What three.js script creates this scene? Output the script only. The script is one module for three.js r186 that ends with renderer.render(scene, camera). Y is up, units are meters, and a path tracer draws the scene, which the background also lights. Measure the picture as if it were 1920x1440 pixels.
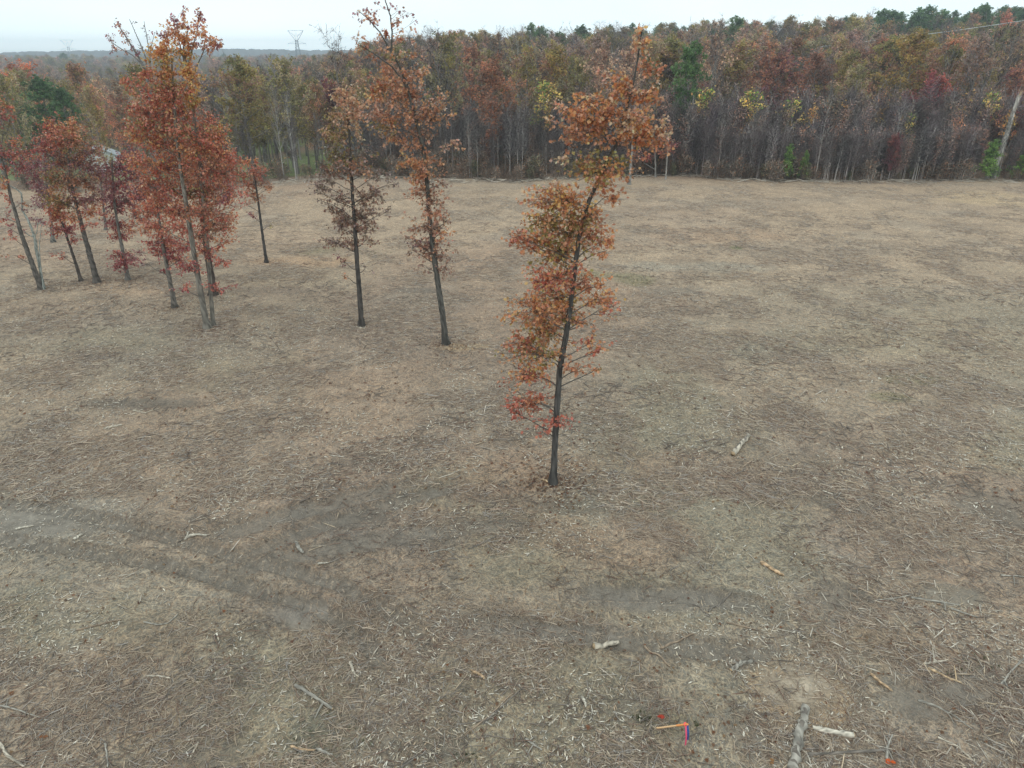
import * as THREE from 'three';

// ---------------------------------------------------------------- camera, sky, sun, exposure
const FOCAL = 1331, EYE = 14, PITCH = 24.8 * Math.PI / 180, CP = Math.cos(PITCH), SP = Math.sin(PITCH);
const scene = new THREE.Scene();
const camera = new THREE.PerspectiveCamera(2 * Math.atan(720 / FOCAL) * 180 / Math.PI, 4 / 3, 0.1, 9000);
camera.position.set(0, EYE, 0);
camera.rotation.set(-PITCH, 0, 0);
camera.updateMatrixWorld();
scene.add(camera);

const renderer = new THREE.WebGLRenderer({ antialias: true });
renderer.setSize(1024, 768);
renderer.toneMapping = THREE.LinearToneMapping;
renderer.toneMappingExposure = 1.08;
renderer.shadowMap.enabled = true;

// ---------------------------------------------------------------- numbers
function rng(seed) {
  let a = seed | 0;
  return () => { a = (a + 0x6d2b79f5) | 0; let t = Math.imul(a ^ (a >>> 15), 1 | a); t = (t + Math.imul(t ^ (t >>> 7), 61 | t)) ^ t; return ((t ^ (t >>> 14)) >>> 0) / 4294967296; };
}
const lerp = (a, b, t) => a + (b - a) * t, clamp = (v, a = 0, b = 1) => Math.min(b, Math.max(a, v));
const sstep = (a, b, v) => { const t = clamp((v - a) / (b - a)); return t * t * (3 - 2 * t); };
function hash2(ix, iy, s) { let h = Math.imul(ix, 374761393) + Math.imul(iy, 668265263) + Math.imul(s, 2147483647 ^ 0x5bd1e995); h = Math.imul(h ^ (h >>> 13), 1274126177); return ((h ^ (h >>> 16)) >>> 0) / 4294967296; }
function vnoise(x, y, s = 0) {
  const ix = Math.floor(x), iy = Math.floor(y), fx = x - ix, fy = y - iy, u = fx * fx * (3 - 2 * fx), v = fy * fy * (3 - 2 * fy);
  return lerp(lerp(hash2(ix, iy, s), hash2(ix + 1, iy, s), u), lerp(hash2(ix, iy + 1, s), hash2(ix + 1, iy + 1, s), u), v);
}
function fbm(x, y, s = 0, n = 4) { let a = 0.5, t = 0, w = 0; for (let i = 0; i < n; i++) { t += a * vnoise(x, y, s + i * 17); w += a; a *= 0.5; x = x * 2.03 + 11.3; y = y * 2.03 - 7.7; } return t / w; }
const V = (x, y, z) => new THREE.Vector3(x, y, z);

// overcast sky: pale cyan white, brighter overhead, faint soft cloud
{
  const w = 512, h = 256, data = new Float32Array(w * h * 4);
  for (let j = 0; j < h; j++) {
    const el = (j + 0.5) / h * Math.PI - Math.PI / 2;
    for (let i = 0; i < w; i++) {
      const az = (i / w - 0.5) * Math.PI * 2, sx = Math.cos(az) * Math.cos(el), sz = Math.sin(az) * Math.cos(el), sy = Math.sin(el);
      const q = 1 / (Math.abs(sy) + 0.22);
      const c = fbm(sx * q * 1.6 + 40, sz * q * 1.6 + 40, 5, 5) - 0.5;
      const lift = 1.09 + 0.12 * sstep(0.15, 1, Math.max(0, sy)) + c * 0.06 + 0.05 * sx + 0.85 * Math.exp(-Math.max(0, sy) / 0.03);
      const k = (j * w + i) * 4, blue = clamp(0.5 - c * 1.5);
      data[k] = lift * lerp(0.90, 0.80, blue); data[k + 1] = lift * lerp(0.99, 0.945, blue); data[k + 2] = lift * lerp(1.0, 0.985, blue); data[k + 3] = 1;
      if (el < 0) { data[k] = 0.2; data[k + 1] = 0.18; data[k + 2] = 0.15; }
    }
  }
  const t = new THREE.DataTexture(data, w, h, THREE.RGBAFormat, THREE.FloatType);
  t.mapping = THREE.EquirectangularReflectionMapping; t.magFilter = THREE.LinearFilter; t.minFilter = THREE.LinearFilter; t.wrapS = THREE.RepeatWrapping; t.needsUpdate = true;
  scene.background = t; scene.environment = t; scene.backgroundIntensity = 1; scene.environmentIntensity = 1;
}
const sun = new THREE.DirectionalLight(new THREE.Color(1, 0.97, 0.93), 0.6);
sun.position.set(-60, 130, 60); sun.target.position.set(0, 0, -40);
sun.castShadow = true; sun.shadow.radius = 70;
Object.assign(sun.shadow.camera, { left: -130, right: 130, top: 130, bottom: -130, near: 1, far: 500 });
scene.add(sun, sun.target);
scene.fog = new THREE.FogExp2(new THREE.Color(0.80, 0.91, 1.0), 0.00042);

// ---------------------------------------------------------------- the lie of the land
function smoothTerrain(x, z) {
  const d = -z, r = Math.max(1, Math.hypot(x, d)), u = d > 1 ? x / d : Math.sign(x) * 3;
  let h = 0.5 * (fbm(x / 26 + 9, z / 26, 3, 3) - 0.5) * sstep(20, 60, r);
  h += 1.1 * Math.exp(-(((x + 22) / 14) ** 2) - (((d - 86) / 12) ** 2));                    // low crest at the far left edge of the field
  const left = sstep(-0.05, -0.42, u) * (d > 0 ? 1 : 0);
  h -= left * (1.2 * sstep(48, 80, d) + 5.5 * sstep(84, 170, d) - 6.5 * sstep(280, 1000, d));
  const climb = d > 0 ? lerp(lerp(-3, 7.6, sstep(-0.34, -0.1, u)), 17.5, sstep(-0.1, 0.75, u)) : 0;
  h += climb * sstep(105, 380, d) * (1 - 0.7 * sstep(520, 1100, d));
  h += (fbm(x / 90, z / 90, 31, 3) - 0.5) * 7 * sstep(150, 420, r);
  return h;
}
const rayDir = (px, py) => { const a = px - 960, b = 720 - py; return V(a, b * CP - FOCAL * SP, -b * SP - FOCAL * CP); };
function ground(px, py) {                       // the place on the ground seen at a pixel of the photograph
  const r = rayDir(px, py).normalize();
  let t = EYE / Math.max(0.02, -r.y);
  for (let i = 0; i < 30; i++) t += 0.7 * (EYE + r.y * t - smoothTerrain(r.x * t, r.z * t)) / Math.max(0.05, -r.y);
  return V(r.x * t, EYE + r.y * t, r.z * t);
}
function at(px, py, dist) { const r = rayDir(px, py); return r.multiplyScalar(dist / -r.z).add(V(0, EYE, 0)); }   // the place at that distance ahead
const scaleAt = (p) => (-(p.z) * CP + (EYE - p.y) * SP) / FOCAL;        // metres per photo pixel

// wheel ruts of the mulching machine: lines on the ground, each with a half width and a depth
const RUTS = [
  { p: [[820, 1150], [1000, 1178], [1180, 1205], [1500, 1235]], w: 0.33, deep: 0.08, tread: 0.6 },
  { p: [[1050, 1110], [1200, 1110], [1350, 1125], [1500, 1160]], w: 0.33, deep: 0.08, tread: 0.6 },
  { p: [[420, 1060], [560, 1000], [700, 955], [880, 905]], w: 0.36, deep: 0.08, tread: 0.5 },
  { p: [[360, 1020], [520, 970], [680, 930], [800, 905]], w: 0.45, deep: 0.06, tread: 0.3 },
  { p: [[700, 1010], [900, 985], [1010, 985]], w: 0.4, deep: 0.03, tread: 0.2 },
  { p: [[380, 1105], [480, 1060], [620, 1030], [760, 1010]], w: 0.4, deep: 0.035, tread: 0.3 },
  { p: [[-60, 935], [120, 958], [300, 1005], [480, 1052], [640, 1098], [760, 1165], [830, 1245]], w: 0.27, deep: 0.08, tread: 1 },
  { p: [[-60, 1005], [140, 1032], [320, 1062], [470, 1102], [600, 1140], [690, 1205], [730, 1290]], w: 0.27, deep: 0.08, tread: 1 },
  { p: [[1640, 1330], [1800, 1300], [1920, 1240]], w: 0.5, deep: 0.03, tread: 0.1 },
].map((r) => ({ ...r, q: r.p.map(([x, y]) => ground(x, y)) }));
for (const r of RUTS) { let l = 0; r.s = r.q.map((q, i) => (i ? (l += q.distanceTo(r.q[i - 1])) : 0)); r.box = [Math.min(...r.q.map((q) => q.x)) - 1.5, Math.max(...r.q.map((q) => q.x)) + 1.5, Math.min(...r.q.map((q) => q.z)) - 1.5, Math.max(...r.q.map((q) => q.z)) + 1.5]; }
function rutAt(x, z) {                          // [height change, bareness 0..1]
  let h = 0, bare = 0, dark = 0;
  for (const r of RUTS) {
    if (x < r.box[0] || x > r.box[1] || z < r.box[2] || z > r.box[3]) continue;
    let best = 9, along = 0;
    for (let i = 1; i < r.q.length; i++) {
      const a = r.q[i - 1], b = r.q[i], dx = b.x - a.x, dz = b.z - a.z, t = clamp(((x - a.x) * dx + (z - a.z) * dz) / (dx * dx + dz * dz));
      const e = Math.hypot(x - a.x - dx * t, z - a.z - dz * t);
      if (e < best) { best = e; along = lerp(r.s[i - 1], r.s[i], t); }
    }
    const ends = sstep(0, 1.2, along) * sstep(0, 1.2, r.s[r.s.length - 1] - along), k = best / r.w;
    if (k > 2.4) continue;
    const m = ends * sstep(1.15, 0.65, k);
    h += -r.deep * m + r.deep * 0.7 * Math.exp(-(((k - 1.35) / 0.3) ** 2)) * ends + m * r.tread * 0.045 * Math.sin(along / 0.42 * Math.PI * 2);
    dark = Math.max(dark, ends * (Math.exp(-(((k - 1.2) / 0.28) ** 2)) + 0.6 * r.tread * m * (0.5 - 0.5 * Math.sin(along / 0.42 * Math.PI * 2))));  // dark soil along the rims; shade of the tread hollows painted as colour
    bare = Math.max(bare, m * (0.45 + 0.55 * fbm(x * 1.1, z * 1.1, 77, 2)));
  }
  return [h, bare, dark];
}
function groundHeight(x, z) {
  let h = smoothTerrain(x, z);
  if (z < -5 && z > -60 && Math.abs(x) < 40) h += rutAt(x, z)[0] + 0.09 * (fbm(x / 1.7, z / 1.7, 8, 3) - 0.5) + 0.05 * (fbm(x / 0.5, z / 0.5, 9, 2) - 0.5);
  return h;
}

// ---------------------------------------------------------------- object bookkeeping
const used = new Map();
function numbered(n) { const k = used.get(n) || 0; used.set(n, k + 1); return k ? n + '_' + String(k).padStart(3, '0') : n; }
function describe(o, label, category, group, kind) { if (label) o.userData.label = label; if (category) o.userData.category = category; if (group) o.userData.group = group; if (kind) o.userData.kind = kind; return o; }
function thing(name, label, category, pos, group) { const g = new THREE.Group(); g.name = numbered(name); if (pos) g.position.copy(pos); scene.add(g); return describe(g, label, category, group); }
function part(name, geo, mat, parent) { const m = new THREE.Mesh(geo, mat); m.name = name; m.castShadow = m.receiveShadow = true; parent.add(m); return m; }

// ---------------------------------------------------------------- mesh collector
class Collector {
  constructor() { this.p = []; this.n = []; this.c = []; this.i = []; this.u = []; }
  get size() { return this.p.length / 3; }
  vert(p, n, c) { this.p.push(p.x, p.y, p.z); this.n.push(n.x, n.y, n.z); this.c.push(c[0], c[1], c[2]); return this.p.length / 3 - 1; }
  tube(pts, radii, sides, color, vary = 0, r = null, capEnd = true, tone = vary * 1.4) {
    const N = pts.length, ring = [];
    let side = null;
    for (let k = 0; k < N; k++) {
      const t = pts[Math.min(N - 1, k + 1)].clone().sub(pts[Math.max(0, k - 1)]).normalize();
      if (!side) side = Math.abs(t.y) > 0.9 ? V(1, 0, 0) : V(0, 1, 0);
      side = side.clone().addScaledVector(t, -side.dot(t)).normalize();
      const up = t.clone().cross(side), row = [];
      for (let s = 0; s < sides; s++) {
        const a = s / sides * Math.PI * 2, n = side.clone().multiplyScalar(Math.cos(a)).addScaledVector(up, Math.sin(a));
        const f = vary && r ? 1 + (r() - 0.5) * vary : 1, sh = tone && r ? 1 + (r() - 0.5) * tone : 1;
        row.push(this.vert(pts[k].clone().addScaledVector(n, radii[k] * f), n, [color[0] * sh, color[1] * sh, color[2] * sh]));
      }
      ring.push(row);
    }
    for (let k = 0; k + 1 < N; k++) for (let s = 0; s < sides; s++) { const a = ring[k][s], b = ring[k][(s + 1) % sides], c = ring[k + 1][s], d = ring[k + 1][(s + 1) % sides]; this.i.push(a, b, c, b, d, c); }
    if (capEnd) for (const [k, dir] of [[0, -1], [N - 1, 1]]) {
      const n = pts[Math.min(N - 1, k + 1)].clone().sub(pts[Math.max(0, k - 1)]).normalize().multiplyScalar(dir), c = this.vert(pts[k], n, color);
      for (let s = 0; s < sides; s++) { const a = ring[k][s], b = ring[k][(s + 1) % sides]; dir > 0 ? this.i.push(a, b, c) : this.i.push(b, a, c); }
    }
  }
  blade(a, b, w, color, r) {                     // one slender twig, a sliver turned at random about its length
    const t = b.clone().sub(a), s = V(r() - 0.5, r() - 0.5, r() - 0.5).cross(t).normalize(), n = s.clone().cross(t).normalize();
    const k = this.vert(a.clone().addScaledVector(s, w), n, color); this.vert(a.clone().addScaledVector(s, -w), n, color); this.vert(b, n, color);
    this.i.push(k, k + 1, k + 2);
  }
  leaf(p, axis, normal, len, shape, fold, color) {
    const s = axis.clone().cross(normal).normalize(), n = s.clone().cross(axis).normalize();
    const base = this.size, pts = shape.pts;
    for (let k = 0; k < pts.length; k++) {
      const u = pts[k][0], v = pts[k][1], q = p.clone().addScaledVector(axis, u * len).addScaledVector(s, v * len).addScaledVector(n, len * (fold * Math.abs(v) - 0.35 * fold * u * u));
      this.vert(q, n.clone().addScaledVector(s, -v * fold * 1.4).normalize(), color);
    }
    for (const f of shape.tris) this.i.push(base + f[0], base + f[1], base + f[2]);
  }
  build() {
    const g = new THREE.BufferGeometry();
    g.setAttribute('position', new THREE.BufferAttribute(new Float32Array(this.p), 3));
    g.setAttribute('normal', new THREE.BufferAttribute(new Float32Array(this.n), 3));
    g.setAttribute('color', new THREE.BufferAttribute(new Float32Array(this.c), 3));
    g.setIndex(new THREE.BufferAttribute(new Uint32Array(this.i), 1));
    return g;
  }
}
// leaf outlines: half outlines mirrored about the rib
function outline(half) {
  const pts = [[0.45, 0], [0, 0], ...half, [1, 0], ...half.slice().reverse().map(([u, v]) => [u, -v])], tris = [];
  for (let k = 1; k < pts.length; k++) tris.push([0, k, k + 1 < pts.length ? k + 1 : 1]);
  return { pts, tris };
}
const LOBED = outline([[0.16, 0.14], [0.3, 0.46], [0.4, 0.2], [0.56, 0.52], [0.68, 0.18], [0.84, 0.3]]);
const OVAL = outline([[0.3, 0.32], [0.75, 0.26]]);
const SPRAY = { pts: [[0, 0], [0.55, 0.42], [1, 0.05], [0.5, -0.4]], tris: [[0, 1, 2], [0, 2, 3]] };

const leafMat = new THREE.MeshPhysicalMaterial({ color: 0xffffff, vertexColors: true, roughness: 0.9, specularIntensity: 0.3, transmission: 0.55, thickness: 0, side: THREE.DoubleSide });
const barkMat = new THREE.MeshPhysicalMaterial({ color: 0xffffff, vertexColors: true, roughness: 1, specularIntensity: 0.25 });
const fieldLeaf = new THREE.MeshPhysicalMaterial({ color: 0xffffff, vertexColors: true, roughness: 0.5, specularIntensity: 0.8, transmission: 0.55, thickness: 0, side: THREE.DoubleSide });
const woodMat = new THREE.MeshStandardMaterial({ color: 0xffffff, vertexColors: true, roughness: 0.9 });

const PAL = {
  red: [0.43, 0.142, 0.092], orange: [0.60, 0.268, 0.105], amber: [0.58, 0.32, 0.10], rust: [0.44, 0.21, 0.112], crimson: [0.31, 0.085, 0.082], wine: [0.25, 0.105, 0.115],
  brown: [0.27, 0.155, 0.105], tan: [0.52, 0.345, 0.225], pink: [0.56, 0.305, 0.20], olive: [0.26, 0.205, 0.065], moss: [0.18, 0.165, 0.065], yellow: [0.50, 0.37, 0.10], dun: [0.27, 0.20, 0.165],
  ash: [0.17, 0.14, 0.13], green: [0.10, 0.165, 0.055], pine: [0.08, 0.135, 0.058], lime: [0.17, 0.26, 0.06], straw: [0.29, 0.24, 0.14],
};
const pick = (r, list) => list[Math.floor(r() * list.length)];
const tint = (r, c, a = 0.45) => { const k = 1 + (r() - 0.5) * a * 2, g = 1 + (r() - 0.5) * 0.25; return [c[0] * k, c[1] * k * g, c[2] * k]; };
const randDir = (r) => { const z = r() * 2 - 1, a = r() * 6.2832, s = Math.sqrt(1 - z * z); return V(s * Math.cos(a), z, s * Math.sin(a)); };

// ---------------------------------------------------------------- the ground
// a 16 m square of mulch: soil, straw, bark shreds and chips, computed as colour and height
function makeMulch() {
  const N = 2048, col = new Float32Array(N * N * 3), hgt = new Float32Array(N * N), r = rng(11);
  const per = (u, v, f, s) => { const x = u * f, y = v * f, ix = Math.floor(x), iy = Math.floor(y), fx = x - ix, fy = y - iy, a = fx * fx * (3 - 2 * fx), b = fy * fy * (3 - 2 * fy), m = (i, j) => hash2(((i % f) + f) % f, ((j % f) + f) % f, s); return lerp(lerp(m(ix, iy), m(ix + 1, iy), a), lerp(m(ix, iy + 1), m(ix + 1, iy + 1), a), b); };
  for (let j = 0; j < N; j++) for (let i = 0; i < N; i++) {
    const u = i / N, v = j / N, n = 0.45 * per(u, v, 64, 1) + 0.3 * per(u, v, 200, 2) + 0.25 * per(u, v, 640, 3), k = (j * N + i);
    const b = 0.19 + 0.30 * n; col[k * 3] = b; col[k * 3 + 1] = b * 0.985; col[k * 3 + 2] = b * 0.97; hgt[k] = 0.2 + 0.35 * n;
  }
  const tones = [[1, 0.88, 0.74], [0.97, 0.80, 0.64], [0.76, 0.63, 0.52], [0.68, 0.61, 0.56], [0.46, 0.38, 0.31], [0.2, 0.165, 0.135], [0.12, 0.10, 0.088], [0.13, 0.11, 0.095], [0.42, 0.27, 0.18], [0.74, 0.66, 0.58]];
  const put = (x, y, c, a, h) => { const k = (((y % N) + N) % N) * N + (((x % N) + N) % N); for (let q = 0; q < 3; q++) col[k * 3 + q] = lerp(col[k * 3 + q], c[q], a); hgt[k] = lerp(hgt[k], h, a); };
  for (let s = 0; s < 230000; s++) {
    const big = r() < 0.17, len = (big ? 14 + r() * 40 : 4 + r() * r() * 22), a = r() * 6.283, x0 = r() * N, y0 = r() * N, bend = (r() - 0.5) * 0.06, w = big ? 1.2 + r() * 1.6 : 0.5 + r() * 0.6;
    const t = pick(r, tones), f = 0.8 + r() * 0.35, c = [t[0] * f, t[1] * f, t[2] * f], h = 0.5 + r() * 0.5, op = 0.5 + r() * 0.4;
    let x = x0, y = y0, d = a;
    for (let q = 0; q < len; q++) {
      d += bend; x += Math.cos(d); y += Math.sin(d);
      const ix = Math.floor(x), iy = Math.floor(y), fx = x - ix, fy = y - iy;
      put(ix, iy, c, op * (1 - fx) * (1 - fy) * 1.3 > 1 ? 1 : op * (1 - fx) * (1 - fy) * 1.3, h); put(ix + 1, iy, c, op * fx * (1 - fy), h); put(ix, iy + 1, c, op * (1 - fx) * fy, h); put(ix + 1, iy + 1, c, op * fx * fy, h);
      if (w > 1) { put(ix - Math.round(Math.sin(d) * w), iy + Math.round(Math.cos(d) * w), c, op * 0.6, h); if (w > 1.8) put(ix + Math.round(Math.sin(d) * w), iy - Math.round(Math.cos(d) * w), c, op * 0.6, h); }
    }
  }
  const bytes = new Uint8Array(N * N * 4), hb = new Uint8Array(N * N * 4);
  let sum = 0;
  for (let k = 0; k < N * N; k++) { for (let q = 0; q < 3; q++) { bytes[k * 4 + q] = clamp(col[k * 3 + q]) * 255; } sum += col[k * 3 + 1]; bytes[k * 4 + 3] = 255; const h = clamp(hgt[k]) * 255; hb[k * 4] = hb[k * 4 + 1] = hb[k * 4 + 2] = h; hb[k * 4 + 3] = 255; }
  const tex = (d) => { const t = new THREE.DataTexture(d, N, N, THREE.RGBAFormat); t.wrapS = t.wrapT = THREE.RepeatWrapping; t.magFilter = THREE.LinearFilter; t.minFilter = THREE.LinearMipmapLinearFilter; t.needsUpdate = true; return t; };
  return { map: tex(bytes), bump: tex(hb), mean: sum / (N * N) };
}
const mulch = makeMulch();

// soil, straw and litter that differ from place to place; patches named by where the photograph shows them
const PATCHES = [
  [90, 975, 130, 34, [0.235, 0.225, 0.20], 0.9], [1490, 1295, 80, 60, [0.37, 0.295, 0.20], 1.2], [1780, 1120, 60, 24, [0.27, 0.245, 0.195], 0.7], [1690, 1100, 90, 22, [0.25, 0.22, 0.175], 0.5],
  [560, 1150, 70, 22, [0.225, 0.215, 0.20], 0.8], [700, 1345, 90, 60, [0.28, 0.255, 0.215], 0.55], [1230, 1125, 150, 24, [0.215, 0.205, 0.19], 0.75], [1000, 1185, 160, 20, [0.215, 0.205, 0.19], 0.7],
  [640, 975, 120, 34, [0.125, 0.115, 0.105], 0.75], [760, 1010, 130, 22, [0.17, 0.155, 0.14], 0.6], [900, 925, 90, 16, [0.14, 0.105, 0.085], 0.7], [1000, 945, 70, 14, [0.14, 0.105, 0.085], 0.6],
  [600, 1390, 110, 60, [0.125, 0.128, 0.10], 0.75], [110, 1150, 150, 60, [0.15, 0.148, 0.11], 0.6], [340, 1180, 150, 40, [0.155, 0.135, 0.10], 0.5], [700, 1180, 60, 30, [0.13, 0.11, 0.085], 0.7],
  [1185, 525, 40, 12, [0.13, 0.135, 0.075], 0.7], [1120, 517, 40, 10, [0.13, 0.13, 0.075], 0.7], [1380, 464, 14, 4, [0.085, 0.15, 0.04], 0.95], [1700, 712, 60, 10, [0.15, 0.15, 0.085], 0.7], [600, 470, 40, 10, [0.15, 0.145, 0.09], 0.6], [1670, 745, 40, 8, [0.15, 0.15, 0.085], 0.6],
  [1160, 1010, 190, 60, [0.215, 0.155, 0.115], 0.7], [1010, 880, 160, 40, [0.225, 0.165, 0.12], 0.6], [1300, 880, 130, 40, [0.205, 0.15, 0.115], 0.6], [320, 980, 160, 20, [0.15, 0.13, 0.105], 0.5],
  [540, 600, 240, 60, [0.235, 0.185, 0.15], 0.4], [1520, 465, 260, 14, [0.20, 0.175, 0.145], 0.6], [1320, 500, 150, 10, [0.24, 0.235, 0.205], 0.7], [1560, 560, 200, 26, [0.215, 0.19, 0.15], 0.5], [1290, 582, 60, 10, [0.135, 0.115, 0.095], 0.7],
  [1620, 640, 80, 8, [0.14, 0.115, 0.085], 0.6], [1770, 640, 240, 50, [0.27, 0.225, 0.165], 0.5], [1840, 372, 100, 14, [0.36, 0.29, 0.19], 0.7], [560, 490, 110, 10, [0.33, 0.235, 0.155], 0.8], [250, 540, 110, 10, [0.32, 0.25, 0.185], 0.7], [480, 455, 120, 20, [0.28, 0.215, 0.16], 0.5],
  [780, 660, 60, 14, [0.15, 0.13, 0.11], 0.6], [870, 650, 50, 7, [0.31, 0.245, 0.155], 0.7], [110, 850, 110, 30, [0.15, 0.12, 0.09], 0.7], [260, 760, 120, 14, [0.165, 0.145, 0.12], 0.7], [1330, 440, 160, 16, [0.265, 0.19, 0.135], 0.6], [1260, 400, 140, 20, [0.26, 0.205, 0.16], 0.5],
  [1250, 1360, 60, 26, [0.13, 0.12, 0.08], 0.7], [1640, 1200, 140, 34, [0.165, 0.13, 0.095], 0.6], [1840, 1290, 110, 50, [0.165, 0.125, 0.10], 0.6], [1560, 830, 240, 60, [0.18, 0.15, 0.125], 0.5], [420, 860, 260, 60, [0.235, 0.195, 0.155], 0.5], [470, 545, 90, 8, [0.155, 0.13, 0.11], 0.6],
].map(([px, py, rx, ry, c, a]) => { const o = ground(px, py), e = ground(px + rx, py), f = ground(px, py - ry), b = ground(px, py + ry); return { o, rx: o.distanceTo(e), rz: (o.distanceTo(f) + o.distanceTo(b)) / 2, c, a }; });
const EDGE = (x) => 90 + 1.6 * Math.sin(x * 0.11) + 3.2 * (vnoise(x / 9, 3.3, 4) - 0.5) + 1.6 * (vnoise(x / 2.3, 8.1, 6) - 0.5) + (x > 8 && x < 24 ? 2.5 : 0);    // where the cleared field ends and the wood begins
function groundColor(x, z) {
  const d = -z, r = Math.hypot(x, z);
  const a = fbm(x / 9, z / 9, 41, 4), b = fbm(x / 3.1 + 30, z / 2.6, 42, 4), g = fbm(x / 21, z / 14, 43, 3), e = fbm(x / 0.9, z / 0.8, 44, 3);
  const far = sstep(18, 62, d);
  let c = [lerp(0.203, 0.322, far), lerp(0.190, 0.262, far), lerp(0.158, 0.198, far)];
  const mixTo = (t, k) => { for (let q = 0; q < 3; q++) c[q] = lerp(c[q], t[q], k); };
  mixTo([0.33, 0.262, 0.195], sstep(0.5, 0.72, a) * 0.38);
  mixTo([0.17, 0.14, 0.115], sstep(0.53, 0.72, b) * 0.3);
  mixTo([0.25, 0.178, 0.135], sstep(0.5, 0.7, g) * 0.4);
  mixTo([0.255, 0.238, 0.208], sstep(0.55, 0.75, fbm(x / 6 - 50, z / 5, 45, 3)) * 0.3);
  mixTo([0.178, 0.182, 0.132], sstep(0.48, 0.7, fbm(x / 7 + 80, z / 6, 46, 3)) * 0.4 * (1 - far));
  for (const p of PATCHES) {
    const dx = (x - p.o.x) / p.rx, dz = (z - p.o.z) / p.rz, k = dx * dx + dz * dz;
    if (k < 2.2) mixTo(p.c.map((v) => v * 1.12), 0.75 * p.a * sstep(1.5, 0.25, k + (b - 0.5) * 2.2 + (e - 0.5) * 0.8));
  }
  const m = 0.82 + 0.36 * e; c = c.map((v) => v * m);
  if (d > 5 && d < 60 && Math.abs(x) < 40) { const [, bare, dark] = rutAt(x, z); if (bare > 0) mixTo([0.222, 0.203, 0.175], bare * 0.65); if (dark > 0) mixTo([0.115, 0.098, 0.08], clamp(dark) * 0.5); }
  const wood = sstep(-0.5, 3.5, d - EDGE(x) + (b - 0.5) * 3);
  if (wood > 0) {
    mixTo([0.19, 0.145, 0.11], wood);
    const u = x / Math.max(1, d), lawn = sstep(-0.16, -0.24, u) * sstep(99, 106, d) * sstep(0.36, 0.5, fbm(x / 34, z / 34, 51, 3)) * (1 - sstep(190, 240, d));
    mixTo([0.15, 0.20, 0.085], Math.max(lawn, sstep(101, 105, d) * sstep(165, 140, d) * Math.max(sstep(-0.22, -0.25, u) * sstep(-0.4, -0.37, u), sstep(-0.52, -0.54, u))));
    mixTo([0.125, 0.10, 0.07], sstep(200, 600, d));
  }
  return c;
}
{
  const axis = (list) => { const out = [list[0][0]]; for (const [, to, s0, s1] of list) { const from = out[out.length - 1]; let v = from; while (v < to - 1e-6) { const k = (v - from) / (to - from); v = Math.min(to, v + lerp(s0, s1, k)); out.push(v); } } return out; };
  const hx = axis([[0, 17, 0.12, 0.12], [17, 46, 0.14, 0.4], [46, 120, 0.5, 3], [120, 600, 4, 22], [600, 2300, 30, 220]]), xs = [...hx.slice(1).reverse().map((v) => -v), ...hx];
  const ds = [...axis([[0, 8, 0.5, 0.3], [8, 32, 0.11, 0.13], [32, 100, 0.16, 0.5], [100, 240, 0.9, 4], [240, 900, 5, 22], [900, 2350, 30, 160]])], back = axis([[0, 30, 1, 4], [30, 900, 8, 120]]).slice(1).reverse().map((v) => -v), zs = [...back, ...ds];
  const W = xs.length, Hn = zs.length, pos = new Float32Array(W * Hn * 3), col = new Float32Array(W * Hn * 3), uv = new Float32Array(W * Hn * 2), idx = new Uint32Array((W - 1) * (Hn - 1) * 6);
  let k = 0;
  for (let j = 0; j < Hn; j++) for (let i = 0; i < W; i++, k++) {
    const x = xs[i], z = -zs[j];
    pos[k * 3] = x; pos[k * 3 + 1] = groundHeight(x, z); pos[k * 3 + 2] = z; uv[k * 2] = x / 16 + 0.06 * vnoise(x / 7, z / 7, 61); uv[k * 2 + 1] = z / 16 + 0.06 * vnoise(x / 7, z / 7, 62);
    const c = groundColor(x, z); for (let q = 0; q < 3; q++) col[k * 3 + q] = c[q] / mulch.mean;
  }
  let t = 0;
  for (let j = 0; j + 1 < Hn; j++) for (let i = 0; i + 1 < W; i++) { const a = j * W + i; idx[t++] = a; idx[t++] = a + 1; idx[t++] = a + W; idx[t++] = a + 1; idx[t++] = a + W + 1; idx[t++] = a + W; }
  const g = new THREE.BufferGeometry();
  g.setAttribute('position', new THREE.BufferAttribute(pos, 3)); g.setAttribute('color', new THREE.BufferAttribute(col, 3)); g.setAttribute('uv', new THREE.BufferAttribute(uv, 2)); g.setIndex(new THREE.BufferAttribute(idx, 1)); g.computeVertexNormals();
  const m = new THREE.Mesh(g, new THREE.MeshStandardMaterial({ map: mulch.map, bumpMap: mulch.bump, bumpScale: 0.035, vertexColors: true, roughness: 1 }));
  m.name = 'ground'; m.receiveShadow = true; describe(m, 'cleared field of brown mulch and bare soil', null, null, 'structure'); scene.add(m);
}
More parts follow.
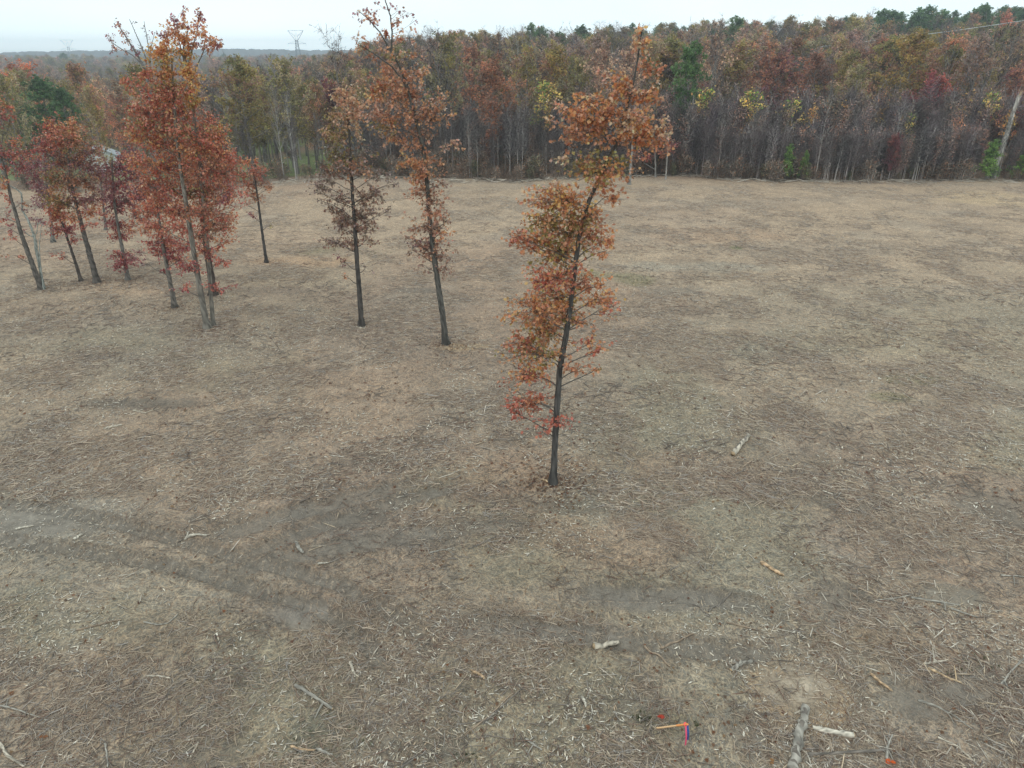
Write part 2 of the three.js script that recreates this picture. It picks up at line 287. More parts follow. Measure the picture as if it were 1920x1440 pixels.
// soil scraped bare of mulch: wheel tracks and worn patches, a thin ragged layer over the litter
const BARE = [[90, 975, 130, 30, 0.9], [1490, 1295, 75, 56, 1], [560, 1150, 70, 24, 0.9], [1230, 1122, 150, 22, 0.8], [1000, 1185, 150, 14, 0.7], [760, 1012, 80, 12, 0.6], [640, 975, 80, 14, 0.5], [1780, 1115, 60, 16, 0.7], [1880, 960, 70, 40, 0.6], [800, 1395, 90, 40, 0.6], [700, 860, 70, 18, 0.5], [1320, 500, 140, 7, 0.8], [1250, 545, 60, 12, 0.6], [260, 755, 110, 10, 0.6], [1560, 1120, 60, 26, 0.5], [1180, 1330, 70, 30, 0.4], [1400, 1370, 60, 50, 0.5], [780, 545, 60, 5, 0.6], [1600, 940, 80, 16, 0.5], [1080, 950, 100, 14, 0.4], [330, 1420, 120, 30, 0.4]].map(([px, py, rx, ry, a]) => { const o = ground(px, py); return { o, rx: o.distanceTo(ground(px + rx, py)), rz: (o.distanceTo(ground(px, py - ry)) + o.distanceTo(ground(px, py + ry))) / 2, a }; });
function bareness(x, z) {
  let v = 0;
  const e = fbm(x / 1.1, z / 1.0, 44, 3), f = fbm(x / 0.35, z / 0.35, 48, 2);
  for (const p of BARE) { const dx = (x - p.o.x) / p.rx, dz = (z - p.o.z) / p.rz, k = dx * dx + dz * dz; if (k < 3) v = Math.max(v, p.a * sstep(1.5, 0.2, k + (e - 0.5) * 2.4)); }
  if (z < -5 && z > -60 && Math.abs(x) < 40) v = Math.max(v, rutAt(x, z)[1] * 0.95);
  return clamp(v * (0.28 + 0.8 * f));
}
{
  const N = 1024, bytes = new Uint8Array(N * N * 4), r = rng(21), n0 = (u, v, f, q) => { const x = u * f, y = v * f, ix = Math.floor(x), iy = Math.floor(y), a = x - ix, b = y - iy, m = (i, j) => hash2(i % f, j % f, q); return lerp(lerp(m(ix, iy), m(ix + 1, iy), a), lerp(m(ix, iy + 1), m(ix + 1, iy + 1), a), b); };
  for (let j = 0; j < N; j++) for (let i = 0; i < N; i++) { const u = i / N, v = j / N, n = 0.4 * n0(u, v, 40, 1) + 0.35 * n0(u, v, 160, 2) + 0.25 * n0(u, v, 512, 3), k = (j * N + i) * 4, g = 150 + 150 * (n - 0.5); bytes[k] = g; bytes[k + 1] = g * 0.985; bytes[k + 2] = g * 0.965; bytes[k + 3] = 255; }
  for (let q = 0; q < 9000; q++) { let x = r() * N, y = r() * N; const a = r() * 6.28, L = 2 + r() * 9, g = r() < 0.65 ? 225 : 75; for (let t = 0; t < L; t++) { x += Math.cos(a); y += Math.sin(a); const k = ((((Math.floor(y) % N) + N) % N) * N + (((Math.floor(x) % N) + N) % N)) * 4; bytes[k] = g; bytes[k + 1] = g * 0.93; bytes[k + 2] = g * 0.84; } }
  const tex = new THREE.DataTexture(bytes, N, N, THREE.RGBAFormat); tex.wrapS = tex.wrapT = THREE.RepeatWrapping; tex.magFilter = THREE.LinearFilter; tex.needsUpdate = true;
  const step = 0.13, X = 26, D0 = 8, D1 = 46, W = Math.floor(2 * X / step), H = Math.floor((D1 - D0) / step), at0 = new Int32Array(W * H).fill(-1), pos = [], col = [], uv = [], idx = [], val = new Float32Array(W * H);
  for (let j = 0; j < H; j++) for (let i = 0; i < W; i++) val[j * W + i] = bareness(-X + i * step, -(D0 + j * step));
  const add = (i, j) => { const k = j * W + i; if (at0[k] < 0) { const x = -X + i * step, z = -(D0 + j * step), c = groundColor(x, z), m = (c[0] + c[1] + c[2]) / 3, w = [m * 1.16, m * 1.0, m * 0.82]; at0[k] = pos.length / 3; pos.push(x, groundHeight(x, z) + 0.007, z); col.push(...[0, 1, 2].map((q) => lerp(c[q], w[q], 0.6) * 1.86), val[k]); uv.push(x / 7, z / 7); } return at0[k]; };
  for (let j = 0; j + 1 < H; j++) for (let i = 0; i + 1 < W; i++) { if (val[j * W + i] + val[j * W + i + 1] + val[j * W + W + i] + val[j * W + W + i + 1] < 0.05) continue; const a = add(i, j), b = add(i + 1, j), c = add(i, j + 1), d = add(i + 1, j + 1); idx.push(a, b, c, b, d, c); }
  const g = new THREE.BufferGeometry(); g.setAttribute('position', new THREE.Float32BufferAttribute(pos, 3)); g.setAttribute('color', new THREE.Float32BufferAttribute(col, 4)); g.setAttribute('uv', new THREE.Float32BufferAttribute(uv, 2)); g.setIndex(idx); g.computeVertexNormals();
  const m = new THREE.Mesh(g, new THREE.MeshStandardMaterial({ map: tex, vertexColors: true, roughness: 1, transparent: true, side: THREE.DoubleSide })); m.name = 'bare_soil'; m.receiveShadow = true; describe(m, 'grey soil scraped bare along wheel tracks and in worn patches', null, null, 'structure'); scene.add(m);
}
// far ridge along the horizon, wooded and blue with distance
{
  const cols = 520, rows = 9, pos = [], col = [], idx = [];
  for (let j = 0; j < rows; j++) for (let i = 0; i < cols; i++) {
    const a = lerp(-1.0, 0.75, i / (cols - 1)), s = j / (rows - 1), R = lerp(1500, 2250, s), x = Math.sin(a) * R, z = -Math.cos(a) * R;
    const crest = 13 + 9 * fbm(a * 6 + 3, 1, 71, 3) + 12 * Math.exp(-(((a + 0.35) / 0.16) ** 2)), y = lerp(-14, crest, sstep(0, 0.7, s)) + (j > 1 ? 4.5 * (hash2(i, j, 5) - 0.4) : 0);
    pos.push(x, y, z); const f = 0.7 + 0.6 * hash2(i, j, 9); col.push(0.10 * f, 0.095 * f, 0.095 * f);
  }
  for (let j = 0; j + 1 < rows; j++) for (let i = 0; i + 1 < cols; i++) { const a = j * cols + i; idx.push(a, a + 1, a + cols, a + 1, a + cols + 1, a + cols); }
  const g = new THREE.BufferGeometry(); g.setAttribute('position', new THREE.Float32BufferAttribute(pos, 3)); g.setAttribute('color', new THREE.Float32BufferAttribute(col, 3)); g.setIndex(idx); g.computeVertexNormals();
  const m = new THREE.Mesh(g, new THREE.MeshStandardMaterial({ vertexColors: true, roughness: 1, side: THREE.DoubleSide })); m.name = 'hills'; describe(m, 'low wooded ridge, blue on the horizon at the left', null, null, 'structure'); scene.add(m);
}

// ---------------------------------------------------------------- trees of the wood: a few grown forms, set out many times
// each form is a trunk with limbs and a crown; a form of kind bare has its fine twigs as crown
function growTree(seed, o) {
  o = { wander: 0.5, ...o };
  const r = rng(seed), wood = new Collector(), crown = new Collector(), h = o.h, bark = o.bark || [0.235, 0.215, 0.20];
  const lean = V((r() - 0.5) * 0.07, 0, (r() - 0.5) * 0.07), trunk = [], rad = [], R = o.r || h * 0.0125;
  for (let k = 0; k <= 8; k++) { const t = k / 8; trunk.push(V(lean.x * t * h + (r() - 0.5) * 0.04 * o.wander * h * t, t * h * 0.95 - (k ? 0 : 0.4), lean.z * t * h + (r() - 0.5) * 0.04 * o.wander * h * t)); rad.push(R * (k ? lerp(1, 0.12, t) : 1.35)); }
  wood.tube(trunk, rad, 6, bark, 0.2, r);
  const onTrunk = (t) => { const f = clamp(t) * 8, i = Math.min(7, Math.floor(f)); return trunk[i].clone().lerp(trunk[i + 1], f - i); };
  const twigC = (o.twig || [0.17, 0.145, 0.14]).map((v) => v * 2.3);
  for (let i = 0; i < o.limbs; i++) {
    const q = (i + r() * 0.6) / o.limbs, t = lerp(o.from, 1, q), p0 = onTrunk(t), az = i * 2.4 + r() * 1.2, el = lerp(o.low, o.high, q) + (r() - 0.5) * 0.3;
    const prof = o.shape === 'cone' ? 1 - q * 0.92 : o.shape === 'up' ? lerp(0.75, 0.8, q) : o.shape === 'column' ? 0.5 + 0.5 * Math.sin(Math.PI * clamp(q * 0.9 + 0.1)) : 0.55 + 0.45 * Math.sin(Math.PI * clamp(q * 0.85 + 0.12)) - 0.3 * q * q;
    const len = o.spread * prof * lerp(0.7, 1.2, r()), dir = V(Math.cos(az) * Math.cos(el), Math.sin(el), Math.sin(az) * Math.cos(el));
    const pts = [p0], rr = [R * lerp(0.42, 0.2, q)];
    let d = dir.clone();
    for (let k = 1; k <= 4; k++) { d = d.clone().add(V((r() - 0.5) * o.wander, o.rise * 0.25 + (r() - 0.5) * 0.5 * o.wander, (r() - 0.5) * o.wander)).normalize(); pts.push(pts[k - 1].clone().addScaledVector(d, len / 4)); rr.push(rr[0] * lerp(1, 0.25, k / 4)); }
    wood.tube(pts, rr, 4, bark, 0, null, false);
    const limbTone = pick(r, o.leaf || ['ash']), limbShade = 0.75 + r() * 0.5;
    for (let s = 0; s < o.subs; s++) {
      const f = lerp(0.25, 1, (s + r()) / o.subs) * 4, a = Math.min(3, Math.floor(f)), b0 = pts[a].clone().lerp(pts[a + 1], f - a), sd = d.clone().multiplyScalar(0.5).add(randDir(r)).add(V(0, o.rise * 0.4, 0)).normalize(), sl = len * lerp(0.22, 0.45, r()) + 0.4;
      const b1 = b0.clone().addScaledVector(sd, sl * 0.5).add(V((r() - 0.5) * 0.2, (r() - 0.2) * 0.25, (r() - 0.5) * 0.2)), b2 = b1.clone().addScaledVector(sd, sl * 0.5).add(V(0, o.rise * 0.2 * sl, 0));
      wood.tube([b0, b1, b2], [o.subR || 0.03, (o.subR || 0.03) * 0.7, 0.009], 3, bark, 0, null, false);
      for (let w = 0; w < o.twigs; w++) {
        const c0 = (r() < 0.5 ? b0.clone().lerp(b1, r()) : b1.clone().lerp(b2, r())), td = sd.clone().multiplyScalar(0.6).add(randDir(r)).add(V(0, o.rise * 0.5, 0)).normalize(), tl = lerp(0.35, 1.0, r()) * (o.twigLen || 0.9), c1 = c0.clone().addScaledVector(td, tl);
        if (o.bareTwigs) { crown.blade(c0, c1, 0.025, tint(r, twigC, 0.25), r); for (let x = 0; x < o.bareTwigs; x++) { const e0 = c0.clone().lerp(c1, 0.3 + 0.7 * r()); crown.blade(e0, e0.clone().addScaledVector(td.clone().add(randDir(r)).normalize(), tl * 0.5), 0.012, tint(r, twigC, 0.25), r); } }
        else if (o.wood !== false) wood.blade(c0, c1, 0.014, bark, r);
        for (let x = 0; x < (o.leaves || 0); x++) {
          if (o.sparse && r() < o.sparse) continue;
          const p = c0.clone().lerp(c1, 0.2 + 0.8 * r()).addScaledVector(randDir(r), 0.14 * (o.puff || 1)), ax = randDir(r).add(td.clone().multiplyScalar(0.5)).add(V(0, o.droop ? -0.5 : 0.1, 0)).normalize(), nm = randDir(r).add(V(0, 0.8, 0)).normalize();
          const c = tint(r, PAL[r() < 0.7 ? limbTone : pick(r, o.leaf)], 0.4).map((v, q, w) => lerp(v, (w[0] + w[1] + w[2]) / 3, 0.12) * limbShade * 1.75);
          crown.leaf(p, ax, nm, o.leafLen * lerp(0.7, 1.3, r()), o.needle ? { pts: [[0, 0.16], [0, -0.16], [1, 0]], tris: [[0, 1, 2]] } : SPRAY, 0.35, c);
        }
      }
    }
  }
  const W = wood.build(), C = crown.build(); W.computeBoundingBox(); C.computeBoundingBox();
  return { wood: W, crown: C, h: Math.max(W.boundingBox.max.y, C.boundingBox.isEmpty() ? 0 : C.boundingBox.max.y) };
}
const leafy = (seed, leaf, extra) => growTree(seed, { h: 16, from: 0.3, limbs: 20, low: 0.25, high: 1.1, rise: 0.35, spread: 4.6, subs: 6, twigs: 6, leaves: 8, leafLen: 0.25, leaf, ...extra });
const bare = (seed, extra) => growTree(seed, { h: 16, from: 0.35, limbs: 17, low: 0.55, high: 1.25, rise: 0.7, spread: 4.4, subs: 7, twigs: 7, bareTwigs: 2, shape: 'up', wander: 0.3, subR: 0.022, ...extra });
const FORMS = {
  russet: [leafy(101, ['rust', 'brown', 'brown', 'rust']), leafy(102, ['rust', 'brown', 'dun'], { shape: 'column', spread: 3.6 }), leafy(103, ['brown', 'rust', 'wine'], { sparse: 0.15 }), leafy(104, ['rust', 'brown', 'rust'], { from: 0.12, shape: 'column', spread: 3.4, limbs: 24 })],
  dull: [leafy(111, ['brown', 'dun', 'ash'], { sparse: 0.2 }), leafy(112, ['dun', 'brown', 'tan'], { sparse: 0.4, spread: 4 }), leafy(113, ['brown', 'olive', 'dun'], { sparse: 0.2 })],
  olive: [leafy(121, ['olive', 'olive', 'moss', 'brown']), leafy(122, ['olive', 'moss', 'straw'], { sparse: 0.1, spread: 5.2 }), leafy(123, ['olive', 'brown', 'rust'], { sparse: 0.15 }), leafy(124, ['straw', 'olive', 'brown'], { shape: 'column', spread: 3.6 })],
  crimson: [leafy(131, ['crimson', 'wine', 'crimson', 'red'], { h: 11, from: 0.25, spread: 3.6 })],
  orange: [leafy(141, ['orange', 'rust', 'amber'], { sparse: 0.2 })],
  yellow: [leafy(151, ['yellow', 'amber', 'yellow', 'lime'], { h: 9, from: 0.55, limbs: 9, spread: 2, leaves: 3, subs: 4, r: 0.07, shape: 'up', high: 1.3 }), leafy(152, ['amber', 'orange', 'yellow'], { h: 9, from: 0.6, limbs: 7, spread: 1.8, leaves: 3, subs: 4, r: 0.07, shape: 'up', high: 1.3 })],
  grey: [bare(161), bare(162, { spread: 5, limbs: 14 }), bare(163, { bark: [0.40, 0.38, 0.355], twig: [0.2, 0.18, 0.172] }), bare(164, { twig: [0.165, 0.12, 0.125], spread: 3.8 }), bare(165, { leaves: 1, sparse: 0.6, leafLen: 0.2, leaf: ['brown', 'dun', 'rust'] })],
  pale: [bare(171, { bark: [0.42, 0.40, 0.37], twig: [0.36, 0.33, 0.31], limbs: 10, bareTwigs: 1, twigs: 5, spread: 4 })],
  pine: [growTree(181, { h: 18, from: 0.3, limbs: 34, low: -0.15, high: 0.7, rise: 0.15, spread: 3.3, subs: 5, twigs: 6, leaves: 8, leafLen: 0.3, leaf: ['pine', 'green', 'green'], shape: 'column', twigLen: 0.7 }), growTree(182, { h: 18, from: 0.5, limbs: 26, low: 0.1, high: 0.9, rise: 0.2, spread: 3.4, subs: 6, twigs: 6, leaves: 7, leafLen: 0.28, leaf: ['pine', 'pine', 'green'], twigLen: 0.6 })],
  cedar: [growTree(191, { h: 6, from: 0.05, limbs: 30, low: 0.4, high: 1.1, rise: 0.4, spread: 1.9, subs: 4, twigs: 5, leaves: 5, leafLen: 0.2, leaf: ['lime', 'green', 'lime'], shape: 'cone', twigLen: 0.4, r: 0.07 })],
  sapling: [0, 1, 2, 3, 4].map((k) => growTree(201 + k, { h: 8, from: 0.3, limbs: 11 + k, low: 0.85, high: 1.35, rise: 0.6, spread: 2.2, subs: 5, twigs: 7, bareTwigs: 2, shape: 'up', r: 0.038, wander: 0.16, subR: 0.01, bark: k % 2 ? [0.44, 0.41, 0.385] : [0.28, 0.25, 0.24], twig: k === 2 ? [0.20, 0.155, 0.15] : k === 3 ? [0.185, 0.155, 0.165] : [0.17, 0.14, 0.138], twigLen: 0.7, leaves: k === 2 ? 1 : 0, sparse: 0.4, leafLen: 0.16, leaf: ['dun', 'brown', 'rust'] })),
  tinted: [['yellow', 'amber'], ['rust', 'orange', 'brown'], ['wine', 'crimson', 'brown'], ['olive', 'straw', 'brown'], ['pink', 'wine', 'dun']].map((leaf, k) => growTree(241 + k, { h: 8, from: 0.35, limbs: 12, low: 0.7, high: 1.3, rise: 0.5, spread: 2.0, subs: 4, twigs: 5, bareTwigs: 1, shape: 'up', r: 0.038, wander: 0.2, subR: 0.01, bark: [0.33, 0.30, 0.28], twigLen: 0.6, leaves: 3, sparse: k ? 0.35 : 0.55, leafLen: 0.19, leaf })),
  pole: [0, 1, 2].map((k) => growTree(261 + k, { h: 8.5, from: 0.45, limbs: 8, low: 0.9, high: 1.35, rise: 0.6, spread: 1.7, subs: 4, twigs: 5, bareTwigs: 1, shape: 'up', r: 0.042, wander: 0.2, subR: 0.012, bark: [0.52 - k * 0.06, 0.49 - k * 0.06, 0.455 - k * 0.06], twigLen: 0.6 })),
  brush: [0, 1].map((k) => growTree(221 + k, { h: 2.6, from: 0.02, limbs: 16, low: 0.4, high: 1.3, rise: 0.4, spread: 1.9, subs: 5, twigs: 6, bareTwigs: 2, shape: 'up', r: 0.03, twig: k ? [0.13, 0.10, 0.085] : [0.17, 0.13, 0.115], twigLen: 0.6, leaves: 1, sparse: 0.65, leafLen: 0.14, leaf: ['brown', 'rust', 'dun'] })),
};
// one tree of the wood as a thing, its foot on the ground; px is the photo column, top the photo row of its tip
function woodTree(form, variant, px, top, dist, wide, name, label, group, shade, category = 'tree') {
  const f = FORMS[form][variant % FORMS[form].length];
  const yTop = EYE - dist * Math.tan(PITCH - Math.atan((720 - top) / FOCAL));
  let x = (px - 960) / FOCAL * (dist * CP + (EYE - yTop * 0.5) * SP);
  if (dist < 93) dist = EDGE(x) - 0.2;
  const y = smoothTerrain(x, -dist), s = Math.max(0.2, (yTop - y) / f.h);
  return standTree(form, variant, x, -dist, s, s * wide, name, label, group, shade, category);
}
function standTree(form, variant, x, z, s, sw, name, label, group, shade, category = 'tree') {
  const f = FORMS[form][variant % FORMS[form].length], t = thing(name, label, category, V(x, smoothTerrain(x, z) - 0.05, z), group);
  t.rotation.y = (hash2(Math.floor(x * 13), Math.floor(z * 17), 3)) * 6.283; t.scale.set(sw, s, sw);
  part('trunk', f.wood, barkMat, t);
  part('crown', f.crown, shade ? shaded(shade) : leafMat, t);
  return t;
}
const shades = new Map();
function shaded(c) { const k = c.join(); if (!shades.has(k)) { const m = leafMat.clone(); m.color.setRGB(c[0], c[1], c[2]); shades.set(k, m); } return shades.get(k); }

// trees of the wood's edge that the photograph lets one tell apart
const EDGE_TREES = [
  ['pine', 0, 1287, 72, 101, 0.85, 'pine_tree', 'dark green pine with a bare lower trunk standing out of the grey thicket'],
  ['russet', 3, 925, 92, 97, 1.15, 'oak_tree', 'tall broad rust-brown oak behind the field between the two tall field trees', [0.78, 0.74, 0.74]],
  ['russet', 0, 890, 75, 122, 1.1, 'oak_tree', 'pinkish brown oak rising behind the tall rust-brown oak', [0.9, 0.88, 0.9]],
  ['grey', 0, 822, 34, 108, 1.0, 'bare_tree', 'tall bare grey tree whose twigs stand above the skyline left of the rust oak', [0.46, 0.44, 0.44]],
  ['grey', 1, 640, 36, 108, 0.9, 'bare_tree', 'tall bare tree against the sky left of the forked orange tree top', [0.46, 0.44, 0.44]],
  ['grey', 3, 770, 66, 110, 0.8, 'bare_tree', 'slim bare grey tree just behind the forked orange tree top', [0.46, 0.44, 0.44]],
  ['grey', 4, 936, 40, 150, 0.8, 'bare_tree', 'faint bare tree breaking the skyline above the rust oak', [0.46, 0.44, 0.44]],
  ['olive', 0, 460, 98, 104, 1.2, 'oak_tree', 'olive brown oak with a round crown at the right of the orange-red field tree'],
  ['olive', 1, 545, 100, 106, 1.0, 'oak_tree', 'yellowish olive oak below the lattice tower'],
  ['olive', 2, 597, 150, 108, 0.8, 'oak_tree', 'olive gold tree beside the pale pink-leaved field tree'],
  ['pale', 0, 545, 165, 95, 0.8, 'bare_tree', 'pale dead tree with whitish forked limbs at the wood edge'],
  ['grey', 2, 520, 140, 93, 0.55, 'bare_tree', 'twin-looking tall grey trunk at the field edge left of the pale dead tree'],
  ['olive', 3, 205, 150, 92, 0.75, 'tree', 'tan and olive upright tree behind the red field trees at the left'],
  ['pine', 1, 92, 137, 128, 1.2, 'evergreen_tree', 'dark green round evergreen at the left beyond the red trees'],
  ['pine', 1, 125, 158, 126, 1.0, 'evergreen_tree', 'dark green evergreen touching the round evergreen at the far left'],
  ['russet', 0, 55, 108, 165, 1.3, 'oak_tree', 'distant red-brown tree above the round evergreen at the far left', [1.1, 0.85, 0.8]],
  ['olive', 1, 20, 135, 104, 0.85, 'oak_tree', 'dull olive tree at the left border of the photograph'],
  ['olive', 2, 160, 112, 140, 1.1, 'oak_tree', 'olive tree between the round evergreen and the orange-red field tree'],
  ['crimson', 0, 622, 142, 112, 0.8, 'maple_tree', 'small crimson tree behind the pale pink-leaved field tree', [0.55, 0.6, 0.65]],
  ['olive', 0, 1035, 78, 120, 1.15, 'oak_tree', 'golden olive oak right of the rust oak', [1.15, 1.05, 0.95]],
  ['olive', 1, 1085, 100, 112, 0.9, 'oak_tree', 'dark olive oak behind the top of the leaning tree'],
  ['yellow', 0, 1018, 145, 101, 1.1, 'young_tree', 'thin young tree with yellow leaves between the rust oak and the leaning tree'],
  ['olive', 3, 1375, 62, 118, 1.2, 'oak_tree', 'tall olive brown tree right of the dark green pine'],
  ['russet', 2, 1452, 85, 124, 1.5, 'oak_tree', 'broad purplish red-brown tree in the middle of the right-hand wood', [0.72, 0.66, 0.72]],
  ['russet', 0, 1525, 88, 132, 1.1, 'oak_tree', 'red-brown tree beside the broad purplish one', [0.75, 0.7, 0.72]],
  ['olive', 1, 1598, 118, 112, 1.0, 'oak_tree', 'olive gold oak with a rounded top under the power lines'],
  ['olive', 0, 1690, 48, 122, 1.25, 'oak_tree', 'large golden brown oak with crooked limbs that the power lines pass', [1.15, 1.0, 0.9]],
  ['crimson', 0, 1738, 128, 104, 1.1, 'maple_tree', 'crimson tree standing out in the right-hand wood', [0.72, 0.7, 0.75]],
  ['crimson', 0, 1692, 165, 106, 0.8, 'maple_tree', 'smaller wine-red tree touching the crimson one', [0.6, 0.72, 0.78]],
  ['grey', 1, 1852, 10, 108, 1.1, 'bare_tree', 'large bare tree with a dark leaning trunk at the upper right', [0.46, 0.44, 0.44]],
  ['grey', 2, 1768, 62, 116, 0.8, 'bare_tree', 'pale slender bare tree between the golden oak and the large bare tree', [0.46, 0.44, 0.44]],
  ['grey', 4, 1880, 20, 128, 0.9, 'bare_tree', 'thin-leaved tree against the sky at the upper right corner', [0.46, 0.44, 0.44]],
  ['russet', 2, 1900, 110, 112, 1.2, 'oak_tree', 'reddish brown tree at the right border of the photograph', [0.75, 0.7, 0.72]],
  ['pale', 0, 1330, 105, 103, 0.7, 'bare_tree', 'pale forked bare tree between the dark pine and the purplish tree'],
  ['grey', 2, 1548, 120, 98, 0.4, 'bare_tree', 'single pale pole-like bare tree left of the olive gold oak'],
  ['olive', 3, 1218, 66, 128, 0.9, 'oak_tree', 'dull olive tree just right of the leaning tree top'],
  ['russet', 0, 1640, 60, 150, 1.2, 'oak_tree', 'distant reddish tree on the slope left of the large golden oak', [0.75, 0.7, 0.7]],
  ['orange', 0, 735, 110, 124, 1.1, 'oak_tree', 'russet orange tree behind the forked orange tree top', [0.7, 0.72, 0.78]],
  ['cedar', 0, 1462, 262, 92.5, 1.0, 'cedar_bush', 'bright green young cedar at the thicket foot, taller of a pair'],
  ['cedar', 0, 1492, 275, 92.5, 0.9, 'cedar_bush', 'green young cedar at the thicket foot, shorter of a pair'],
  ['cedar', 0, 1840, 255, 92, 1.3, 'cedar_bush', 'green young cedar just left of the leaning dead trunk'],
  ['cedar', 0, 1902, 272, 92, 1.3, 'cedar_bush', 'dark green cedar right of the leaning dead trunk'],
  ['sapling', 1, 1556, 238, 91, 1.5, 'sapling_clump', 'pale grey clump of bare saplings, fan-shaped, near the middle of the right thicket'],
  ['sapling', 3, 1706, 228, 91, 1.7, 'sapling_clump', 'widest pale grey fan of bare saplings below the crimson tree'],
  ['yellow', 0, 1320, 158, 98, 1.0, 'young_tree', 'yellow-topped young tree right beside the dark pine'],
  ['yellow', 0, 1400, 162, 97, 1.0, 'young_tree', 'yellow-topped young tree below the purplish tree'],
  ['yellow', 0, 1480, 180, 97, 1.0, 'young_tree', 'yellow-topped young tree above the pair of young cedars'],
  ['yellow', 1, 1512, 190, 97, 1.1, 'young_tree', 'amber-topped young tree left of the pole-like bare tree'],
  ['yellow', 1, 1580, 185, 98, 0.8, 'young_tree', 'amber-topped young tree right of the pole-like bare tree'],
  ['yellow', 1, 1640, 190, 97, 0.9, 'young_tree', 'amber-topped young tree under the large golden oak'],
  ['yellow', 0, 1695, 205, 96, 1.0, 'young_tree', 'yellow-leaved young tree in front of the crimson tree'],
  ['yellow', 1, 1885, 195, 96, 0.9, 'young_tree', 'orange-leaved young tree left of the dead trunk top'],
  ['yellow', 0, 1842, 165, 99, 0.7, 'young_tree', 'small yellow-leaved tree below the large bare tree'],
  ['crimson', 0, 1648, 240, 92.5, 0.7, 'young_tree', 'dark wine-red shrub in the thicket between the two sapling fans', [0.5, 0.55, 0.62]],
  ['russet', 2, 1825, 232, 93, 1.5, 'young_tree', 'rust-leaved shrubby tree in the thicket left of the last cedar'],
];
for (const [form, v, px, top, d, w, name, label, shade] of EDGE_TREES) woodTree(form, v, px, top, d, w, name, label, null, shade, /bush/.test(name) ? 'bush' : /clump/.test(name) ? 'saplings' : 'tree');

// the rest of the nearer wood: single trees of a few looks, alike ones sharing a label
const inWood = [];
{
  const r = rng(77), lookOf = (px) => {
    const q = r();
    if (px < 380) return q < 0.34 ? 'olive' : q < 0.58 ? 'dull' : q < 0.8 ? 'russet' : 'grey';
    if (px < 640) return q < 0.42 ? 'olive' : q < 0.6 ? 'dull' : 'grey';
    if (px < 880) return q < 0.55 ? 'grey' : q < 0.8 ? 'dull' : 'olive';
    if (px < 1160) return q < 0.45 ? 'olive' : q < 0.53 ? 'russet' : q < 0.78 ? 'grey' : 'dull';
    if (px < 1400) return q < 0.45 ? 'grey' : q < 0.7 ? 'dull' : q < 0.85 ? 'olive' : 'russet';
    return q < 0.16 ? 'russet' : q < 0.44 ? 'olive' : q < 0.72 ? 'dull' : 'grey';
  };
  const words = { olive: 'olive brown', dull: 'dull brown thin-leaved', russet: 'red-brown', grey: 'bare grey' };
  const marks = [[20, 'the left border of the wood'], [108, 'the round dark evergreen'], [205, 'the tan upright tree'], [350, 'the largest orange-red field oak'], [460, 'the round olive oak'], [560, 'the lattice tower'], [650, 'the thin grey-brown field oak'], [760, 'the forked orange-brown field oak'], [925, 'the tall rust-brown oak'], [1060, 'the golden olive oaks'], [1195, 'the leaning tree top'], [1287, 'the green pine'], [1375, 'the tall olive tree'], [1452, 'the broad purplish tree'], [1560, 'the pole-like bare tree'], [1690, 'the large golden brown oak'], [1740, 'the crimson tree'], [1852, 'the large bare tree'], [1925, 'the right border tree']];
  const ordinal = ['nearest', 'second', 'third', 'fourth', 'fifth', 'sixth', 'seventh', 'eighth'], made = [];
  for (let k = 0; k < 4000 && made.length < 120; k++) {
    const px = lerp(-40, 1960, r()), d = 105 + 50 * r() * r(), x = (px - 960) / FOCAL * (d * CP + 8 * SP);
    if (EDGE_TREES.some((e) => e[4] > d && e[0] !== 'sapling' && Math.abs(e[2] - px) < 24 * e[5] + 12)) continue;
    if (inWood.some(([a, b]) => (a - x) ** 2 + (b - d) ** 2 < 12)) continue;
    if ((px < 620 && d < 130 && r() < 0.6) || Math.abs(px - 184) < 26) continue;          // the glades at the left
    const form = lookOf(px), v = Math.floor(r() * 5), s = lerp(0.72, 1.0, r()) * (px < 620 ? 0.9 : 1) * (d < 104 ? 0.86 : 1);
    inWood.push([x, d]); made.push({ px, d, x, form, v, s, w: s * lerp(0.8, 1.1, r()), mark: marks.reduce((a, b) => (Math.abs(a[0] - px) <= Math.abs(b[0] - px) ? a : b)) });
  }
  const rank = new Map();
  for (const q of made.sort((a, b) => Math.abs(a.px - a.mark[0]) - Math.abs(b.px - b.mark[0]))) {
    const side = q.px < q.mark[0] ? 'left' : 'right', key = q.form + q.mark[1] + side, n = rank.get(key) || 0; rank.set(key, n + 1);
    standTree(q.form, q.v, q.x, -q.d, q.s, q.w, q.form === 'grey' ? 'bare_tree' : q.form === 'dull' ? 'forest_tree' : 'oak_tree', ordinal[n] + ' ' + words[q.form] + ' wood tree to the ' + side + ' of ' + q.mark[1], 'trees of the wood behind the field');
  }
}
